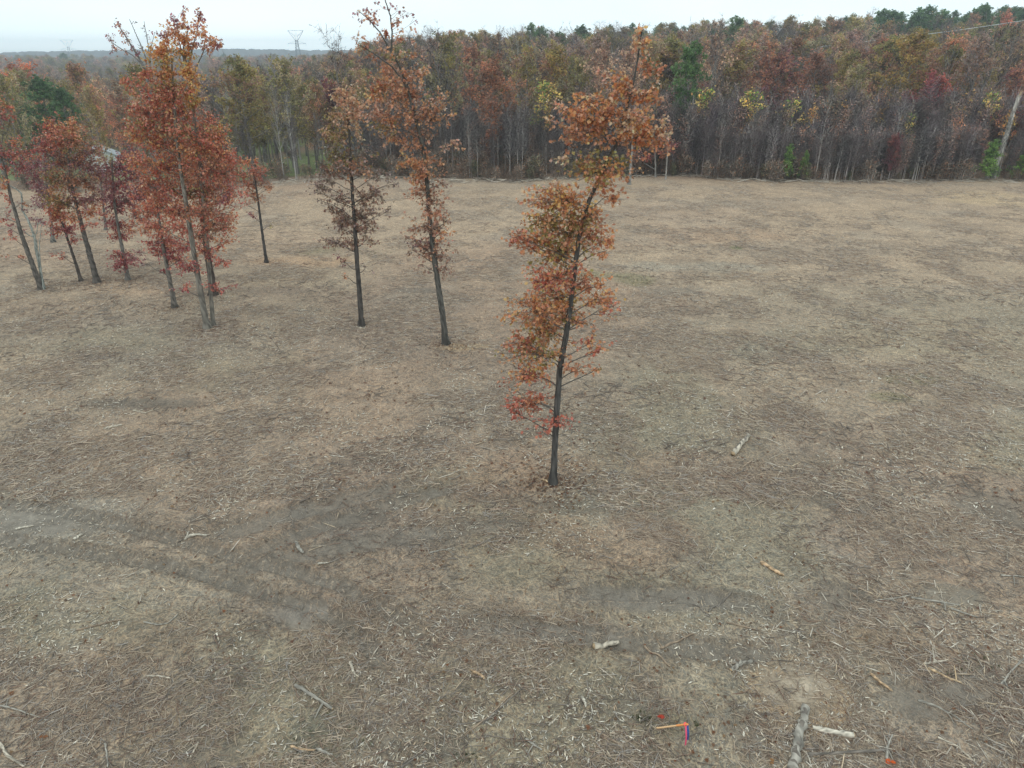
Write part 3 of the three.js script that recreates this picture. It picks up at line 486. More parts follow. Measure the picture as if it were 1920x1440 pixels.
// masses nobody could count: the wood on the slopes, the sapling thicket, the undergrowth
function mass(name, label, category, rows) {                              // rows: [form, variant, x, z, sx, sy, turn, colour]
  const g = thing(name, label, category); g.userData.kind = 'stuff';
  const by = new Map();
  for (const q of rows) { const key = q[0] + q[1] % FORMS[q[0]].length; if (!by.has(key)) by.set(key, []); by.get(key).push(q); }
  const m4 = new THREE.Matrix4(), qt = new THREE.Quaternion(), c = new THREE.Color();
  for (const list of by.values()) {
    const f = FORMS[list[0][0]][list[0][1] % FORMS[list[0][0]].length];
    for (const [nm, geo, mat] of [['trunks', f.wood, barkMat], ['crowns', f.crown, leafMat]]) {
      const im = new THREE.InstancedMesh(geo, mat, list.length); im.name = nm; im.userData.kind = 'stuff'; im.castShadow = im.receiveShadow = true;
      list.forEach(([, , x, z, sx, sy, turn, col], i) => { qt.setFromAxisAngle(V(0, 1, 0), turn); m4.compose(V(x, smoothTerrain(x, z) - 0.05, z), qt, V(sx, sy, sx)); im.setMatrixAt(i, m4); c.setRGB(col[0], col[1], col[2]); im.setColorAt(i, c); });
      g.add(im);
    }
  }
}
{
  const r = rng(99), rows = [];
  const forms = ['olive', 'grey', 'dull', 'grey', 'olive', 'dull', 'olive', 'russet', 'grey', 'pine'];
  for (let k = 0; k < 9500; k++) {
    const a = lerp(-0.95, 0.95, r()), d = k < 5200 ? 138 + 790 * Math.pow(r(), 1.5) : 700 + 1100 * r(), x = a * d, u = a;
    if (d > 520 && u > 0.1) continue;
    if (u < -0.15 && d < 170 && r() < 0.5) continue;
    if (Math.abs(u + 0.545) < 0.03 && d < 150) continue;
    const zone = vnoise(x / 45, d / 45, 91), ridgePine = u > 0.02 && d > 250 && vnoise(x / 60, d / 60, 92) > 0.62;
    let f = forms[Math.floor(clamp(zone * 1.3 - 0.15, 0, 0.999) * 5 + r() * 5) % 10];
    if (ridgePine) f = 'pine'; else if (f === 'pine' && r() < 0.5) f = 'olive';
    const s = lerp(0.55, 1.0, r()) * (u < -0.2 ? 0.98 : 1), w = s * lerp(0.85, 1.4, r()), b = lerp(0.8, 1.25, r());
    rows.push([f, Math.floor(r() * 5), x, -d, w * (d > 700 ? 1.5 : 1), s, r() * 6.28, [b * lerp(0.92, 1.1, r()), b, b * lerp(0.9, 1.08, r())]]);
  }
  mass('distant_wood', 'autumn wood covering the slopes behind the field up to the skyline', 'woodland', rows);
}
{
  const r = rng(123), rows = [], low = [];
  for (let k = 0; k < 560; k++) {
    const px = lerp(1130, 2050, r()), d0 = 90.5 + 12 * Math.pow(r(), 0.8), x = (px - 960) / FOCAL * (d0 * CP + 10 * SP), d = Math.max(d0, EDGE(x) + 0.6), s = lerp(0.62, 1.12, r()) * lerp(0.82, 1.05, sstep(90, 102, d)), b = lerp(1.3, 2.0, r());
    if (EDGE_TREES.some((e) => e[4] < 93 && d < 95 && Math.abs(e[2] - px) < 10 * e[5] + 4) || (Math.abs(px - 1868) < 26 && d < 97)) continue;
    const q = r(), tinted = q < 0.13, v = q < 0.02 ? 0 : q < 0.055 ? 1 : q < 0.075 ? 2 : q < 0.10 ? 3 : 4;
    const bb = tinted ? b * 0.55 : b;
    rows.push([tinted ? 'tinted' : 'sapling', tinted ? v : Math.floor(r() * 5), x, -d, s * lerp(0.8, 1.15, r()), s, r() * 6.28, [bb, bb * lerp(0.95, 1.02, r()), bb * lerp(0.94, 1.05, r())]]);
  }
  for (let k = 0; k < 110; k++) { const px = lerp(640, 2000, r()), x0 = (px - 960) / FOCAL * (91 * CP + 10 * SP), d = EDGE(x0) + 0.2 + 9 * r(), s = lerp(0.45, 1.05, r()), b = lerp(0.6, 1.05, r()); if (px < 1130 && r() < 0.35) continue; rows.push(['pole', Math.floor(r() * 3), (px - 960) / FOCAL * (d * CP + 10 * SP), -d, s, s, r() * 6.28, [b, b, b]]); }
  for (let k = 0; k < 420; k++) { const px = lerp(1110, 2050, r()), x0 = (px - 960) / FOCAL * (91 * CP + 10 * SP), d = EDGE(x0) + 0.1 + 2.2 * r(), s = lerp(0.32, 0.72, r()), b = lerp(1.5, 2.2, r()); if (Math.abs(px - 1868) < 28) continue; rows.push(['sapling', Math.floor(r() * 5), (px - 960) / FOCAL * (d * CP + 11 * SP), -d, s * 1.1, s, r() * 6.28, [b, b * 0.98, b * 0.98]]); }
  mass('sapling_thicket', 'dense thicket of bare grey saplings along the far right field edge', 'thicket', rows);
  rows.length = 0;
  for (let k = 0; k < 430; k++) {
    const px = lerp(380, 1140, r()), d0 = 90 + 22 * r(), x = (px - 960) / FOCAL * (d0 * CP + 10 * SP), d = Math.max(d0, EDGE(x) + 0.6), s = lerp(0.45, 0.95, r()), b = lerp(1.0, 1.5, r());
    if (px < 640 && r() < 0.86) continue;
    rows.push(['sapling', Math.floor(r() * 5), x, -d, s * lerp(0.8, 1.15, r()), s, r() * 6.28, [b, b, b]]);
  }
  mass('young_growth', 'thin young trunks and poles at the wood edge behind the field, middle part', 'thicket', rows);
  for (let k = 0; k < 800; k++) { const px = lerp(-150, 2050, r()), d0 = 88 + 30 * r() * r(), x = (px - 960) / FOCAL * (d0 * CP + 10 * SP), d = Math.max(d0, EDGE(x) - 0.9 + 1.6 * r()), s = lerp(0.12, 0.75, r()), b = lerp(1.0, 1.6, r()); if ((px < 640 && r() < 0.72) || Math.abs(px - 1868) < 30 || Math.abs(px - 184) < 26) continue; const gr = r() < 0.12 ? 1.25 : 1; low.push(['brush', k % 2, x, -d, s * 1.2, s, r() * 6.28, [b * 1.15, b * gr * 1.1, b]]); }
  mass('undergrowth', 'low brown brush along the foot of the wood', 'undergrowth', low);
}

// ---------------------------------------------------------------- the trees left standing in the field
// stems and leaf clumps are given by where the photograph shows them; they stand in the plane of the foot, clumps in front of and behind it
function fieldTree(o) {
  const r = rng(o.seed), foot = o.dist ? at(o.foot[0], o.foot[1], o.dist) : ground(o.foot[0], o.foot[1]);
  if (o.dist) { foot.y = smoothTerrain(foot.x, foot.z); }
  const dist = -foot.z, m = scaleAt(foot), t = thing(o.name || 'oak_tree', o.label, 'tree', foot, o.group), bark = o.bark || [0.105, 0.094, 0.084];
  const stems = o.stems.map((s, si) => {
    const drift = (s.drift || 0) * (r() < 0.5 ? -1 : 1), pts = [], rad = [];
    for (let k = 0; k < s.path.length; k++) {
      const [x, y] = s.path[k], n = k + 1 < s.path.length ? 9 : 1;
      for (let q = 0; q < n; q++) {
        const nx = q ? lerp(x, s.path[k + 1][0], q / n) : x, ny = q ? lerp(y, s.path[k + 1][1], q / n) : y, f = (k + q / n) / (s.path.length - 1);
        pts.push([nx + (k + q ? (r() - 0.5) * 0.7 : 0), ny, f]);
      }
    }
    const w3 = pts.map(([x, y, f]) => at(x, y, dist + drift * f + (s.off || 0)).sub(foot));
    w3[0].y -= 0.12;
    for (let k = 0; k < pts.length; k++) rad.push(m * 0.5 * lerp(s.w[0], s.w[1], Math.pow(pts[k][2], 0.85)) * (k === 0 ? 1.7 : k === 1 ? 1.28 : k === 2 ? 1.1 : 1));
    const c = new Collector(); c.tube(w3, rad, 12, s.bark || bark, 0.2, r, true, 1.1);
    part('trunk', c.build(), barkMat, t);
    return { px: pts, w3, rad };
  });
  const leafLen = o.leafLen || 0.13, leafPx = leafLen / m, crown = new Collector();
  for (const [cx, cy, rx, ry, pal = o.pal, dens = 1] of o.clumps) {
    const tones = pal.split(' '), depth = (r() - 0.5) * 1.5 * Math.max(rx, 14) * m * (o.deep || 1), cd = dist + depth;
    // spring from the nearest fitting place on a stem, somewhat below the clump
    let best = null, score = 1e9;
    for (const s of stems) for (let k = 1; k < s.px.length; k++) { const dx = Math.abs(cx - s.px[k][0]), want = cy + 0.45 * dx + 4, e = Math.abs(s.px[k][1] - want) * 1.6 + dx; if (e < score) { score = e; best = { p: s.w3[k], rad: s.rad[k], s, k }; } }
    const c = at(cx, cy, cd).sub(foot), b = new Collector(), mid = best.p.clone().lerp(c, 0.55).add(V((r() - 0.5) * 0.25, 0.1 * best.p.distanceTo(c) * (r() - 0.25), (r() - 0.5) * 0.25));
    const br = clamp(best.rad * 0.26, 0.009, 0.026), wd = o.branch || bark;
    const q1 = best.p.clone().lerp(mid, 0.5).add(V((r() - 0.5) * 0.1, (r() - 0.5) * 0.12, 0)), q2 = mid.clone().lerp(c, 0.5).add(V((r() - 0.5) * 0.15, (r() - 0.3) * 0.15, 0));
    b.tube([best.p, q1, mid, q2, c], [br, br * 0.85, br * 0.65, br * 0.5, br * 0.34], 5, wd, 0.2, r, false);
    const puff = o.puff || 1.2, R3 = [rx * m * puff, ry * m * puff * 1.05, Math.max(rx * 0.8, ry * 0.8) * m * (o.deep || 1)];
    const total = Math.max(3, Math.round(Math.max(dens, o.floor || 0) * (o.dens || 1) * 7 * Math.PI * rx * ry / (leafPx * leafPx))), per = o.perTwig || 8, nTw = Math.max(2, Math.round(total / per));
    for (let w = 0; w < nTw; w++) {
      const d = randDir(r), f = Math.pow(r(), 0.42), e = c.clone().add(V(d.x * R3[0] * f, d.y * R3[1] * f, d.z * R3[2] * f)), f0 = r(), st = (f0 < 0.35 ? mid.clone().lerp(q2, r()) : f0 < 0.7 ? q2.clone().lerp(c, r()) : c.clone().lerp(e, 0.3)), md = st.clone().lerp(e, 0.5).add(V(0, 0.06 * st.distanceTo(e) * (r() - 0.2), 0));
      b.tube([st, md, e], [Math.max(0.006, br * 0.28), 0.006, 0.004], 3, wd, 0, null, false);
      const tone = pick(r, tones), L = st.distanceTo(e), u0 = Math.max(0.15, 1 - 0.75 / Math.max(0.3, L));
      const n = Math.round(total / nTw * lerp(0.6, 1.4, r()));
      for (let q = 0; q < n; q++) {
        const u = lerp(u0, 1.03, r()), p = (u < 0.5 ? st.clone().lerp(md, u * 2) : md.clone().lerp(e, u * 2 - 1)), ax = randDir(r).add(V(0, -0.25, 0)).addScaledVector(e.clone().sub(st).normalize(), 0.5).normalize();
        p.addScaledVector(ax, leafLen * 0.25).addScaledVector(randDir(r), leafLen * 0.5);
        crown.leaf(p, ax, randDir(r).add(V(0, 0.9, 0)).normalize(), leafLen * lerp(0.65, 1.25, r()), o.shape || OVAL, lerp(0.15, 0.75, r()), tint(r, PAL[r() < 0.72 ? tone : pick(r, tones)], 0.42).map((v, q2, w2) => Math.min(0.85, lerp(v, (w2[0] + w2[1] + w2[2]) / 3, o.dull || 0) * (o.glow || 1.42))));
      }
    }
    part('branch', b.build(), barkMat, t);
  }
  part('crown', crown.build(), fieldLeaf, t);
  return t;
}

fieldTree({
  seed: 1, foot: [1037, 907], label: 'leaning orange-leaved oak standing alone in the foreground of the field', shape: LOBED, leafLen: 0.105, pal: 'orange amber rust olive', dens: 0.74, floor: 0.4, glow: 1.55, dull: 0.02, bark: [0.085, 0.08, 0.074], branch: [0.13, 0.118, 0.105], puff: 1.72,
  stems: [{ path: [[1037, 907], [1042, 800], [1050, 690], [1063, 620], [1075, 530], [1085, 450], [1105, 375], [1128, 322], [1155, 270], [1172, 215], [1186, 165], [1196, 110], [1203, 60]], w: [12.4, 1.8] }],
  clumps: [
    [990, 750, 34, 17, 'red rust', 1.1], [962, 768, 16, 9, 'red'], [1040, 790, 42, 10, 'red', 0.7], [1010, 800, 20, 8, 'red', 0.4], [1004, 745, 14, 10, 'red rust'],
    [985, 700, 36, 20, 'rust red orange'], [1002, 662, 46, 24, 'rust orange olive'], [972, 640, 20, 20, 'red rust'], [1018, 615, 42, 28, 'orange rust olive'], [1000, 582, 40, 24, 'rust orange'], [1040, 560, 40, 22], [1058, 590, 26, 18, 'olive rust'],
    [1100, 602, 32, 11, 'rust', 0.5], [1150, 575, 15, 12, 'rust orange red', 0.8], [1122, 558, 30, 13, 'rust orange'], [1105, 645, 36, 14, 'rust orange red', 0.4], [1128, 655, 12, 12, 'rust orange red', 0.7], [1088, 690, 34, 12, 'rust', 0.5], [1120, 688, 16, 6, 'olive rust', 0.5],
    [1042, 520, 42, 20, 'red orange rust'], [1018, 530, 18, 14, 'red'], [1098, 530, 22, 14, 'rust'], [1134, 532, 12, 14, 'rust orange', 0.8],
    [1045, 475, 44, 24, 'orange rust olive'], [1010, 452, 32, 15, 'orange rust'], [975, 444, 20, 10, 'red rust'], [957, 440, 8, 8, 'crimson red', 0.6], [978, 464, 14, 6, 'rust'], [1064, 440, 44, 22, 'rust olive'], [1118, 440, 24, 16, 'rust'], [1138, 452, 14, 10, 'orange rust'], [1138, 470, 12, 10, 'rust', 0.7],
    [1030, 405, 34, 22, 'orange olive rust'], [1062, 378, 44, 22, 'orange rust amber'], [1038, 356, 28, 13, 'orange tan'], [1018, 378, 18, 12, 'rust'], [1112, 402, 20, 12, 'rust brown'], [1144, 371, 22, 7, 'rust'], [1122, 350, 20, 9, 'rust'], [1085, 415, 24, 20, 'olive rust'],
    [1125, 322, 40, 16, 'rust orange olive'], [1162, 326, 14, 14, 'rust', 0.8], [1112, 298, 22, 13, 'olive rust', 0.7], [1100, 312, 16, 12, 'rust brown'], [1150, 300, 18, 10, 'olive', 0.5],
    [1064, 214, 24, 15, 'rust orange pink'], [1088, 218, 26, 16, 'orange rust'], [1062, 246, 16, 13, 'tan rust'], [1060, 272, 10, 10, 'rust', 0.8], [1052, 292, 8, 9, 'tan', 0.8], [1084, 246, 26, 11, 'rust brown', 0.7], [1112, 246, 26, 16, 'rust orange'], [1118, 215, 24, 12, 'pink orange rust'],
    [1110, 192, 26, 12, 'orange rust'], [1136, 182, 22, 11, 'tan orange pink'], [1140, 208, 24, 12, 'rust'], [1168, 158, 18, 18, 'rust orange pink'], [1180, 172, 14, 10, 'tan pink'],
    [1185, 220, 26, 15, 'orange pink tan'], [1172, 242, 18, 14, 'orange tan'], [1150, 262, 22, 10, 'rust', 0.6], [1200, 180, 20, 12, 'orange rust'], [1222, 178, 22, 8, 'orange rust'], [1240, 184, 8, 6, 'rust'],
    [1202, 264, 22, 15, 'rust orange'], [1220, 246, 18, 13, 'rust orange'], [1212, 226, 14, 11, 'orange'], [1238, 240, 12, 12, 'rust tan'], [1250, 258, 12, 14, 'rust', 0.8], [1190, 290, 14, 8, 'rust', 0.5],
    [1224, 134, 14, 8, 'rust'], [1212, 122, 12, 8, 'rust pink'], [1138, 144, 10, 9, 'pink rust', 0.7], [1236, 152, 6, 7, 'tan', 0.6], [1205, 98, 13, 7, 'orange tan', 0.6], [1188, 98, 8, 5, 'pink', 0.5], [1196, 70, 12, 10, 'tan orange pink', 0.7], [1203, 54, 8, 8, 'orange', 0.7], [1186, 82, 10, 6, 'pink tan', 0.7], [1210, 80, 8, 7, 'rust', 0.7],
  ],
});
fieldTree({
  seed: 2, foot: [836, 645], label: 'tall oak with orange-brown leaves and a forked top reaching above the skyline', shape: LOBED, leafLen: 0.13, pal: 'rust orange brown', dens: 0.5, puff: 1.65, floor: 0.45, glow: 1.45, dull: 0.16, bark: [0.095, 0.09, 0.08], branch: [0.13, 0.115, 0.10],
  stems: [{ path: [[836, 645], [830, 590], [821, 530], [810, 450], [803, 380], [800, 330], [794, 280], [778, 215], [764, 165], [748, 120], [728, 88]], w: [12, 2.8] }, { path: [[728, 88], [712, 60], [690, 35], [674, 22]], w: [2.6, 1] }, { path: [[734, 95], [735, 60], [732, 30], [724, 6], [716, -18], [712, -40]], w: [2.8, 1] }, { path: [[762, 160], [735, 125], [700, 100], [676, 85]], w: [3, 1.4] }],
  clumps: [
    [832, 476, 22, 11, 'brown rust'], [806, 470, 24, 14, 'brown rust'], [835, 505, 16, 10, 'brown rust'], [815, 430, 24, 16, 'brown rust'], [810, 375, 24, 18, 'rust brown'], [795, 455, 30, 11, 'brown rust wine'], [772, 468, 14, 6, 'brown', 0.6], [832, 438, 16, 14, 'rust orange red', 0.8], [790, 425, 28, 14, 'brown rust'], [815, 400, 24, 14, 'rust'], [840, 412, 10, 10, 'brown', 0.6], [770, 452, 14, 8, 'dun brown', 0.6], [800, 500, 22, 8, 'brown', 0.3],
    [800, 358, 26, 16, 'rust'], [785, 340, 24, 14, 'rust orange'], [826, 345, 14, 10, 'brown', 0.6], [800, 326, 24, 14, 'rust orange'], [782, 308, 24, 13, 'orange rust'], [764, 302, 16, 11, 'orange amber'], [806, 298, 18, 10, 'rust orange'],
    [742, 262, 22, 14, 'orange rust pink'], [772, 272, 28, 13, 'orange pink rust'], [796, 252, 24, 13, 'rust brown'], [848, 268, 13, 11, 'orange pink', 0.8], [866, 272, 6, 6, 'orange', 0.8], [730, 230, 26, 15, 'rust orange'], [768, 218, 36, 18, 'orange rust'], [802, 205, 28, 16, 'rust orange brown'], [826, 188, 13, 15, 'orange pink'],
    [700, 205, 28, 14, 'rust pink'], [738, 185, 34, 18, 'orange rust pink'], [780, 175, 28, 14, 'rust'], [815, 220, 18, 14, 'rust brown'], [838, 214, 9, 12, 'orange', 0.7], [704, 158, 20, 12, 'rust orange red'], [735, 155, 24, 13, 'rust orange'], [772, 142, 24, 13, 'orange pink rust'], [796, 138, 12, 10, 'orange', 0.8], [698, 172, 20, 8, 'amber orange'], [718, 238, 18, 10, 'amber olive'],
    [748, 100, 28, 6, 'orange rust olive', 0.8], [780, 96, 12, 5, 'rust', 0.8], [708, 108, 18, 6, 'rust', 0.7], [725, 128, 18, 8, 'rust', 0.6],
    [671, 76, 10, 9, 'orange rust', 0.8], [676, 92, 9, 8, 'orange tan', 0.7], [668, 24, 6, 5, 'wine pink', 0.7], [684, 30, 9, 6, 'wine rust'], [694, 38, 10, 6, 'rust pink'], [703, 18, 5, 4, 'wine', 0.7], [700, 2, 6, 4, 'wine', 0.8], [706, 42, 7, 6, 'wine rust', 0.7], [714, 56, 7, 7, 'rust', 0.7], [694, 84, 9, 5, 'rust pink', 0.8], [710, 68, 8, 6, 'rust', 0.7], [728, 66, 8, 8, 'rust wine', 0.7],
    [740, 42, 8, 6, 'rust wine'], [748, 48, 6, 7, 'rust', 0.9], [731, 14, 6, 6, 'wine', 0.6], [745, 20, 5, 4, 'wine', 0.5], [760, 20, 6, 4, 'wine rust', 0.8], [770, 26, 6, 4, 'wine', 0.8], [777, 40, 4, 4, 'wine', 0.7], [746, 74, 6, 7, 'rust', 0.9], [777, 70, 6, 8, 'rust pink', 0.7], [716, 88, 7, 4, 'rust', 0.7],
  ],
});
fieldTree({
  seed: 3, foot: [678, 610], label: 'tall thin oak with dull grey-brown lower leaves and a pale pink-tan top', shape: LOBED, leafLen: 0.13, pal: 'dun brown', dens: 0.55, puff: 1.6, bark: [0.082, 0.073, 0.066], branch: [0.13, 0.115, 0.10],
  stems: [{ path: [[678, 610], [675, 560], [670, 500], [665, 420], [660, 350], [657, 300], [655, 250], [650, 205], [642, 170]], w: [10.5, 2] }],
  clumps: [
    [636, 372, 22, 16], [630, 395, 16, 16], [645, 412, 22, 18, 'brown dun'], [640, 430, 14, 10], [690, 372, 22, 20], [704, 358, 12, 18, 'dun'], [682, 405, 24, 20, 'dun brown'], [694, 425, 16, 10], [672, 430, 16, 12], [625, 452, 22, 9], [648, 455, 24, 10, 'brown'], [690, 446, 18, 10, 'dun brown', 0.7], [616, 450, 10, 8, 'dun', 0.5], [728, 396, 12, 8, 'dun', 0.6],
    [640, 492, 16, 10, 'wine brown', 0.4], [640, 516, 10, 6, 'rust', 0.3], [690, 500, 20, 10, 'dun', 0.2], [600, 345, 20, 9, 'dun'], [585, 352, 12, 7, 'dun', 0.7], [612, 335, 16, 10, 'dun'], [620, 322, 22, 10], [655, 318, 36, 12, 'brown rust dun'], [690, 320, 28, 8, 'dun tan'], [718, 326, 18, 8, 'dun', 0.9], [736, 345, 8, 12, 'dun', 0.6], [588, 372, 8, 5, 'dun', 0.5],
    [650, 296, 36, 18, 'brown olive dun'], [626, 285, 16, 18, 'dun olive'], [684, 282, 12, 14, 'dun', 0.4], [640, 250, 26, 16, 'pink tan olive'], [668, 245, 16, 14, 'tan', 0.6], [652, 215, 28, 16, 'tan pink'], [626, 218, 16, 16, 'tan straw olive'], [672, 205, 18, 12, 'pink tan orange'], [648, 188, 26, 13, 'tan pink'], [634, 176, 18, 10, 'pink tan'], [655, 170, 16, 8, 'pink tan'], [628, 262, 14, 12, 'olive tan', 0.7], [614, 240, 12, 16, 'tan olive', 0.5],
  ],
});
const RED = { leafLen: 0.125, dens: 1.05, shape: OVAL, perTwig: 11, puff: 1.85, glow: 1.48, dull: 0.05 };
fieldTree({
  ...RED, floor: 0.75, glow: 1.55, seed: 4, foot: [390, 616], label: 'largest orange-red oak of the left group with two pale trunks from one foot', pal: 'orange rust red', bark: [0.20, 0.182, 0.155], branch: [0.14, 0.125, 0.11],
  stems: [{ path: [[389, 616], [378, 560], [366, 490], [355, 420], [347, 370], [340, 330], [330, 250], [326, 180], [322, 110]], w: [12, 2.6] }, { path: [[400, 614], [396, 560], [391, 490], [384, 410], [374, 300], [362, 200], [352, 130], [344, 92], [352, 58]], w: [8.5, 1.8], off: 0.5 }, { path: [[352, 130], [362, 85], [372, 50]], w: [3, 1], off: 0.4 }, { path: [[345, 110], [336, 80], [332, 40]], w: [2.6, 0.9], off: 0.4 }, { path: [[358, 150], [382, 95], [386, 65]], w: [2.4, 0.9], off: 0.4 }],
  clumps: [
    [355, 48, 18, 8, 'rust wine orange', 0.6], [372, 34, 10, 10, 'rust wine', 0.7], [380, 60, 14, 9, 'rust pink orange', 0.7], [395, 74, 14, 9, 'rust orange', 0.7], [412, 82, 9, 7, 'wine rust', 0.5], [340, 26, 6, 9, 'wine rust', 0.6], [326, 32, 6, 8, 'wine', 0.4], [322, 56, 16, 10, 'rust orange'], [336, 66, 14, 10, 'orange rust'], [352, 78, 16, 8, 'rust orange', 0.7], [312, 80, 12, 8, 'orange rust', 0.8], [372, 84, 18, 7, 'rust wine', 0.5], [400, 92, 14, 6, 'wine rust', 0.5], [302, 66, 8, 6, 'wine', 0.4],
    [290, 102, 18, 9, 'orange amber'], [312, 95, 16, 11, 'orange'], [345, 98, 18, 9, 'amber orange olive'], [303, 118, 14, 12, 'amber orange olive'], [310, 138, 14, 13, 'orange'], [345, 128, 18, 13, 'orange amber'], [358, 145, 15, 15, 'orange amber'], [290, 140, 18, 10, 'orange rust'], [262, 140, 14, 12, 'red rust', 0.9], [240, 155, 14, 9, 'red rust', 0.8], [320, 165, 24, 12, 'rust red olive'], [350, 168, 18, 10, 'orange amber'], [300, 172, 26, 11, 'red rust'], [364, 190, 18, 10, 'amber orange olive'], [276, 185, 22, 12, 'red pink rust'], [318, 190, 28, 13, 'rust orange red'], [345, 210, 26, 14, 'red rust'], [300, 212, 30, 13, 'red rust'], [262, 205, 22, 13, 'red pink'], [240, 245, 16, 12, 'orange red'], [268, 235, 24, 14, 'rust red olive'],
    [310, 240, 34, 16, 'rust orange red'], [352, 245, 32, 16, 'rust red olive'], [388, 230, 20, 14, 'red rust', 0.8], [405, 258, 22, 15, 'rust orange red'], [285, 268, 30, 15, 'red orange rust'], [330, 275, 34, 17, 'rust orange red'], [378, 280, 34, 17, 'rust orange red'], [420, 288, 20, 13, 'red rust'], [262, 300, 24, 13, 'red orange rust'], [300, 308, 34, 16, 'red rust'], [345, 312, 34, 17, 'rust orange red'], [392, 318, 34, 17, 'rust red brown'], [430, 325, 20, 14, 'red rust'],
    [275, 345, 28, 15, 'red rust pink'], [312, 350, 34, 17, 'red rust'], [352, 360, 32, 17, 'rust olive red'], [396, 358, 34, 17, 'rust red brown'], [432, 362, 22, 13, 'red rust wine'], [290, 382, 26, 14, 'red rust'], [322, 395, 28, 15, 'red rust'], [300, 425, 24, 12, 'red rust', 0.8], [350, 398, 26, 14, 'brown rust red', 0.8], [385, 400, 28, 15, 'rust brown red'], [424, 400, 22, 12, 'red rust', 0.7], [396, 432, 24, 15, 'rust red brown', 0.8], [345, 460, 22, 12, 'crimson red', 0.6], [420, 455, 16, 11, 'red rust', 0.6], [380, 470, 20, 12, 'rust crimson', 0.6], [352, 500, 20, 12, 'crimson red', 0.5], [420, 488, 14, 8, 'red', 0.4], [346, 540, 18, 5, 'crimson red', 0.7], [420, 541, 18, 6, 'crimson red', 0.5], [396, 538, 10, 6, 'crimson red', 0.6],
  ],
});
fieldTree({
  ...RED, seed: 5, foot: [400, 553], label: 'dark thick-trunked oak just behind the twin pale trunks', pal: 'rust brown red', bark: [0.085, 0.066, 0.056],
  stems: [{ path: [[400, 553], [396, 520], [388, 470], [382, 420], [378, 370], [376, 300], [372, 240]], w: [15, 4] }],
  clumps: [[372, 330, 34, 18], [400, 300, 30, 16, 'rust olive'], [360, 290, 30, 16], [412, 345, 24, 14, 'red rust'], [405, 420, 24, 13, 'rust brown', 0.8], [372, 440, 20, 12, 'brown rust', 0.7], [430, 425, 14, 9, 'red rust', 0.5], [380, 250, 24, 14, 'rust olive'], [390, 385, 26, 14, 'brown rust'], [436, 300, 14, 12, 'red'], [412, 240, 16, 12, 'olive amber orange', 0.7]],
});
fieldTree({
  ...RED, seed: 6, foot: [328, 576], label: 'slender oak with crimson lower leaves just left of the twin pale trunks', pal: 'crimson red', bark: [0.15, 0.135, 0.118],
  stems: [{ path: [[328, 576], [322, 545], [315, 510], [308, 475], [302, 440], [296, 400], [290, 350]], w: [10, 3] }],
  clumps: [[298, 470, 18, 10], [318, 480, 16, 11, 'crimson'], [304, 452, 26, 12, 'red crimson'], [330, 455, 20, 12, 'red rust', 0.8], [285, 425, 24, 12, 'red rust'], [278, 395, 24, 13, 'red rust'], [300, 365, 24, 14, 'red crimson'], [310, 508, 8, 7, 'crimson', 0.6], [340, 490, 16, 14, 'crimson rust', 0.5], [272, 495, 8, 5, 'wine', 0.3], [275, 360, 22, 14, 'crimson wine red'], [340, 425, 20, 12, 'red']],
});
fieldTree({
  ...RED, seed: 7, foot: [240, 524], label: 'crimson-purple oak standing behind and left of the largest orange-red oak', pal: 'wine crimson', bark: [0.16, 0.15, 0.135],
  stems: [{ path: [[240, 524], [236, 500], [230, 470], [223, 435], [217, 400], [212, 350], [210, 300]], w: [8.5, 2.5] }],
  clumps: [[232, 490, 22, 9, 'crimson'], [222, 478, 14, 9, 'crimson red'], [250, 480, 16, 9, 'crimson wine', 0.7], [220, 500, 10, 7, 'crimson', 0.6], [225, 440, 20, 10, 'crimson red'], [214, 420, 18, 10, 'crimson'], [245, 425, 18, 10, 'red rust', 0.6], [212, 385, 18, 14, 'wine crimson'], [240, 375, 22, 16], [262, 360, 18, 14, 'wine'], [222, 345, 22, 15, 'wine crimson'], [255, 325, 20, 14, 'wine crimson'], [226, 315, 22, 13, 'wine crimson'], [262, 400, 18, 14, 'wine red', 0.7], [240, 295, 20, 10, 'wine red'], [252, 275, 14, 10, 'crimson wine', 0.7]],
});
fieldTree({
  ...RED, seed: 8, foot: [182, 530], label: 'oak with a red-topped, brown-olive crown at the left, tallest of its pair', pal: 'rust brown olive', bark: [0.125, 0.112, 0.10],
  stems: [{ path: [[182, 530], [172, 490], [162, 455], [154, 425], [146, 395], [138, 365], [132, 330], [126, 290]], w: [11, 3] }],
  clumps: [[115, 232, 20, 11, 'orange red'], [95, 245, 18, 12, 'red'], [135, 240, 20, 11, 'rust orange'], [110, 265, 26, 13, 'red rust'], [145, 265, 26, 13, 'rust olive'], [85, 275, 16, 12, 'red crimson'], [170, 280, 18, 13, 'rust brown wine'], [110, 300, 26, 15, 'rust brown wine'], [150, 302, 28, 15, 'brown rust wine'], [100, 335, 18, 15, 'olive rust'], [130, 338, 24, 15, 'rust brown'], [165, 335, 20, 14, 'brown rust'], [98, 370, 14, 15, 'olive orange'], [120, 378, 16, 12, 'olive rust brown'], [155, 375, 24, 12, 'rust wine'], [170, 398, 20, 9, 'rust orange red', 0.8], [130, 405, 18, 8, 'rust orange red', 0.7], [180, 365, 16, 12, 'brown wine', 0.7], [164, 424, 18, 7, 'red', 0.4], [175, 312, 16, 14, 'wine brown']],
});
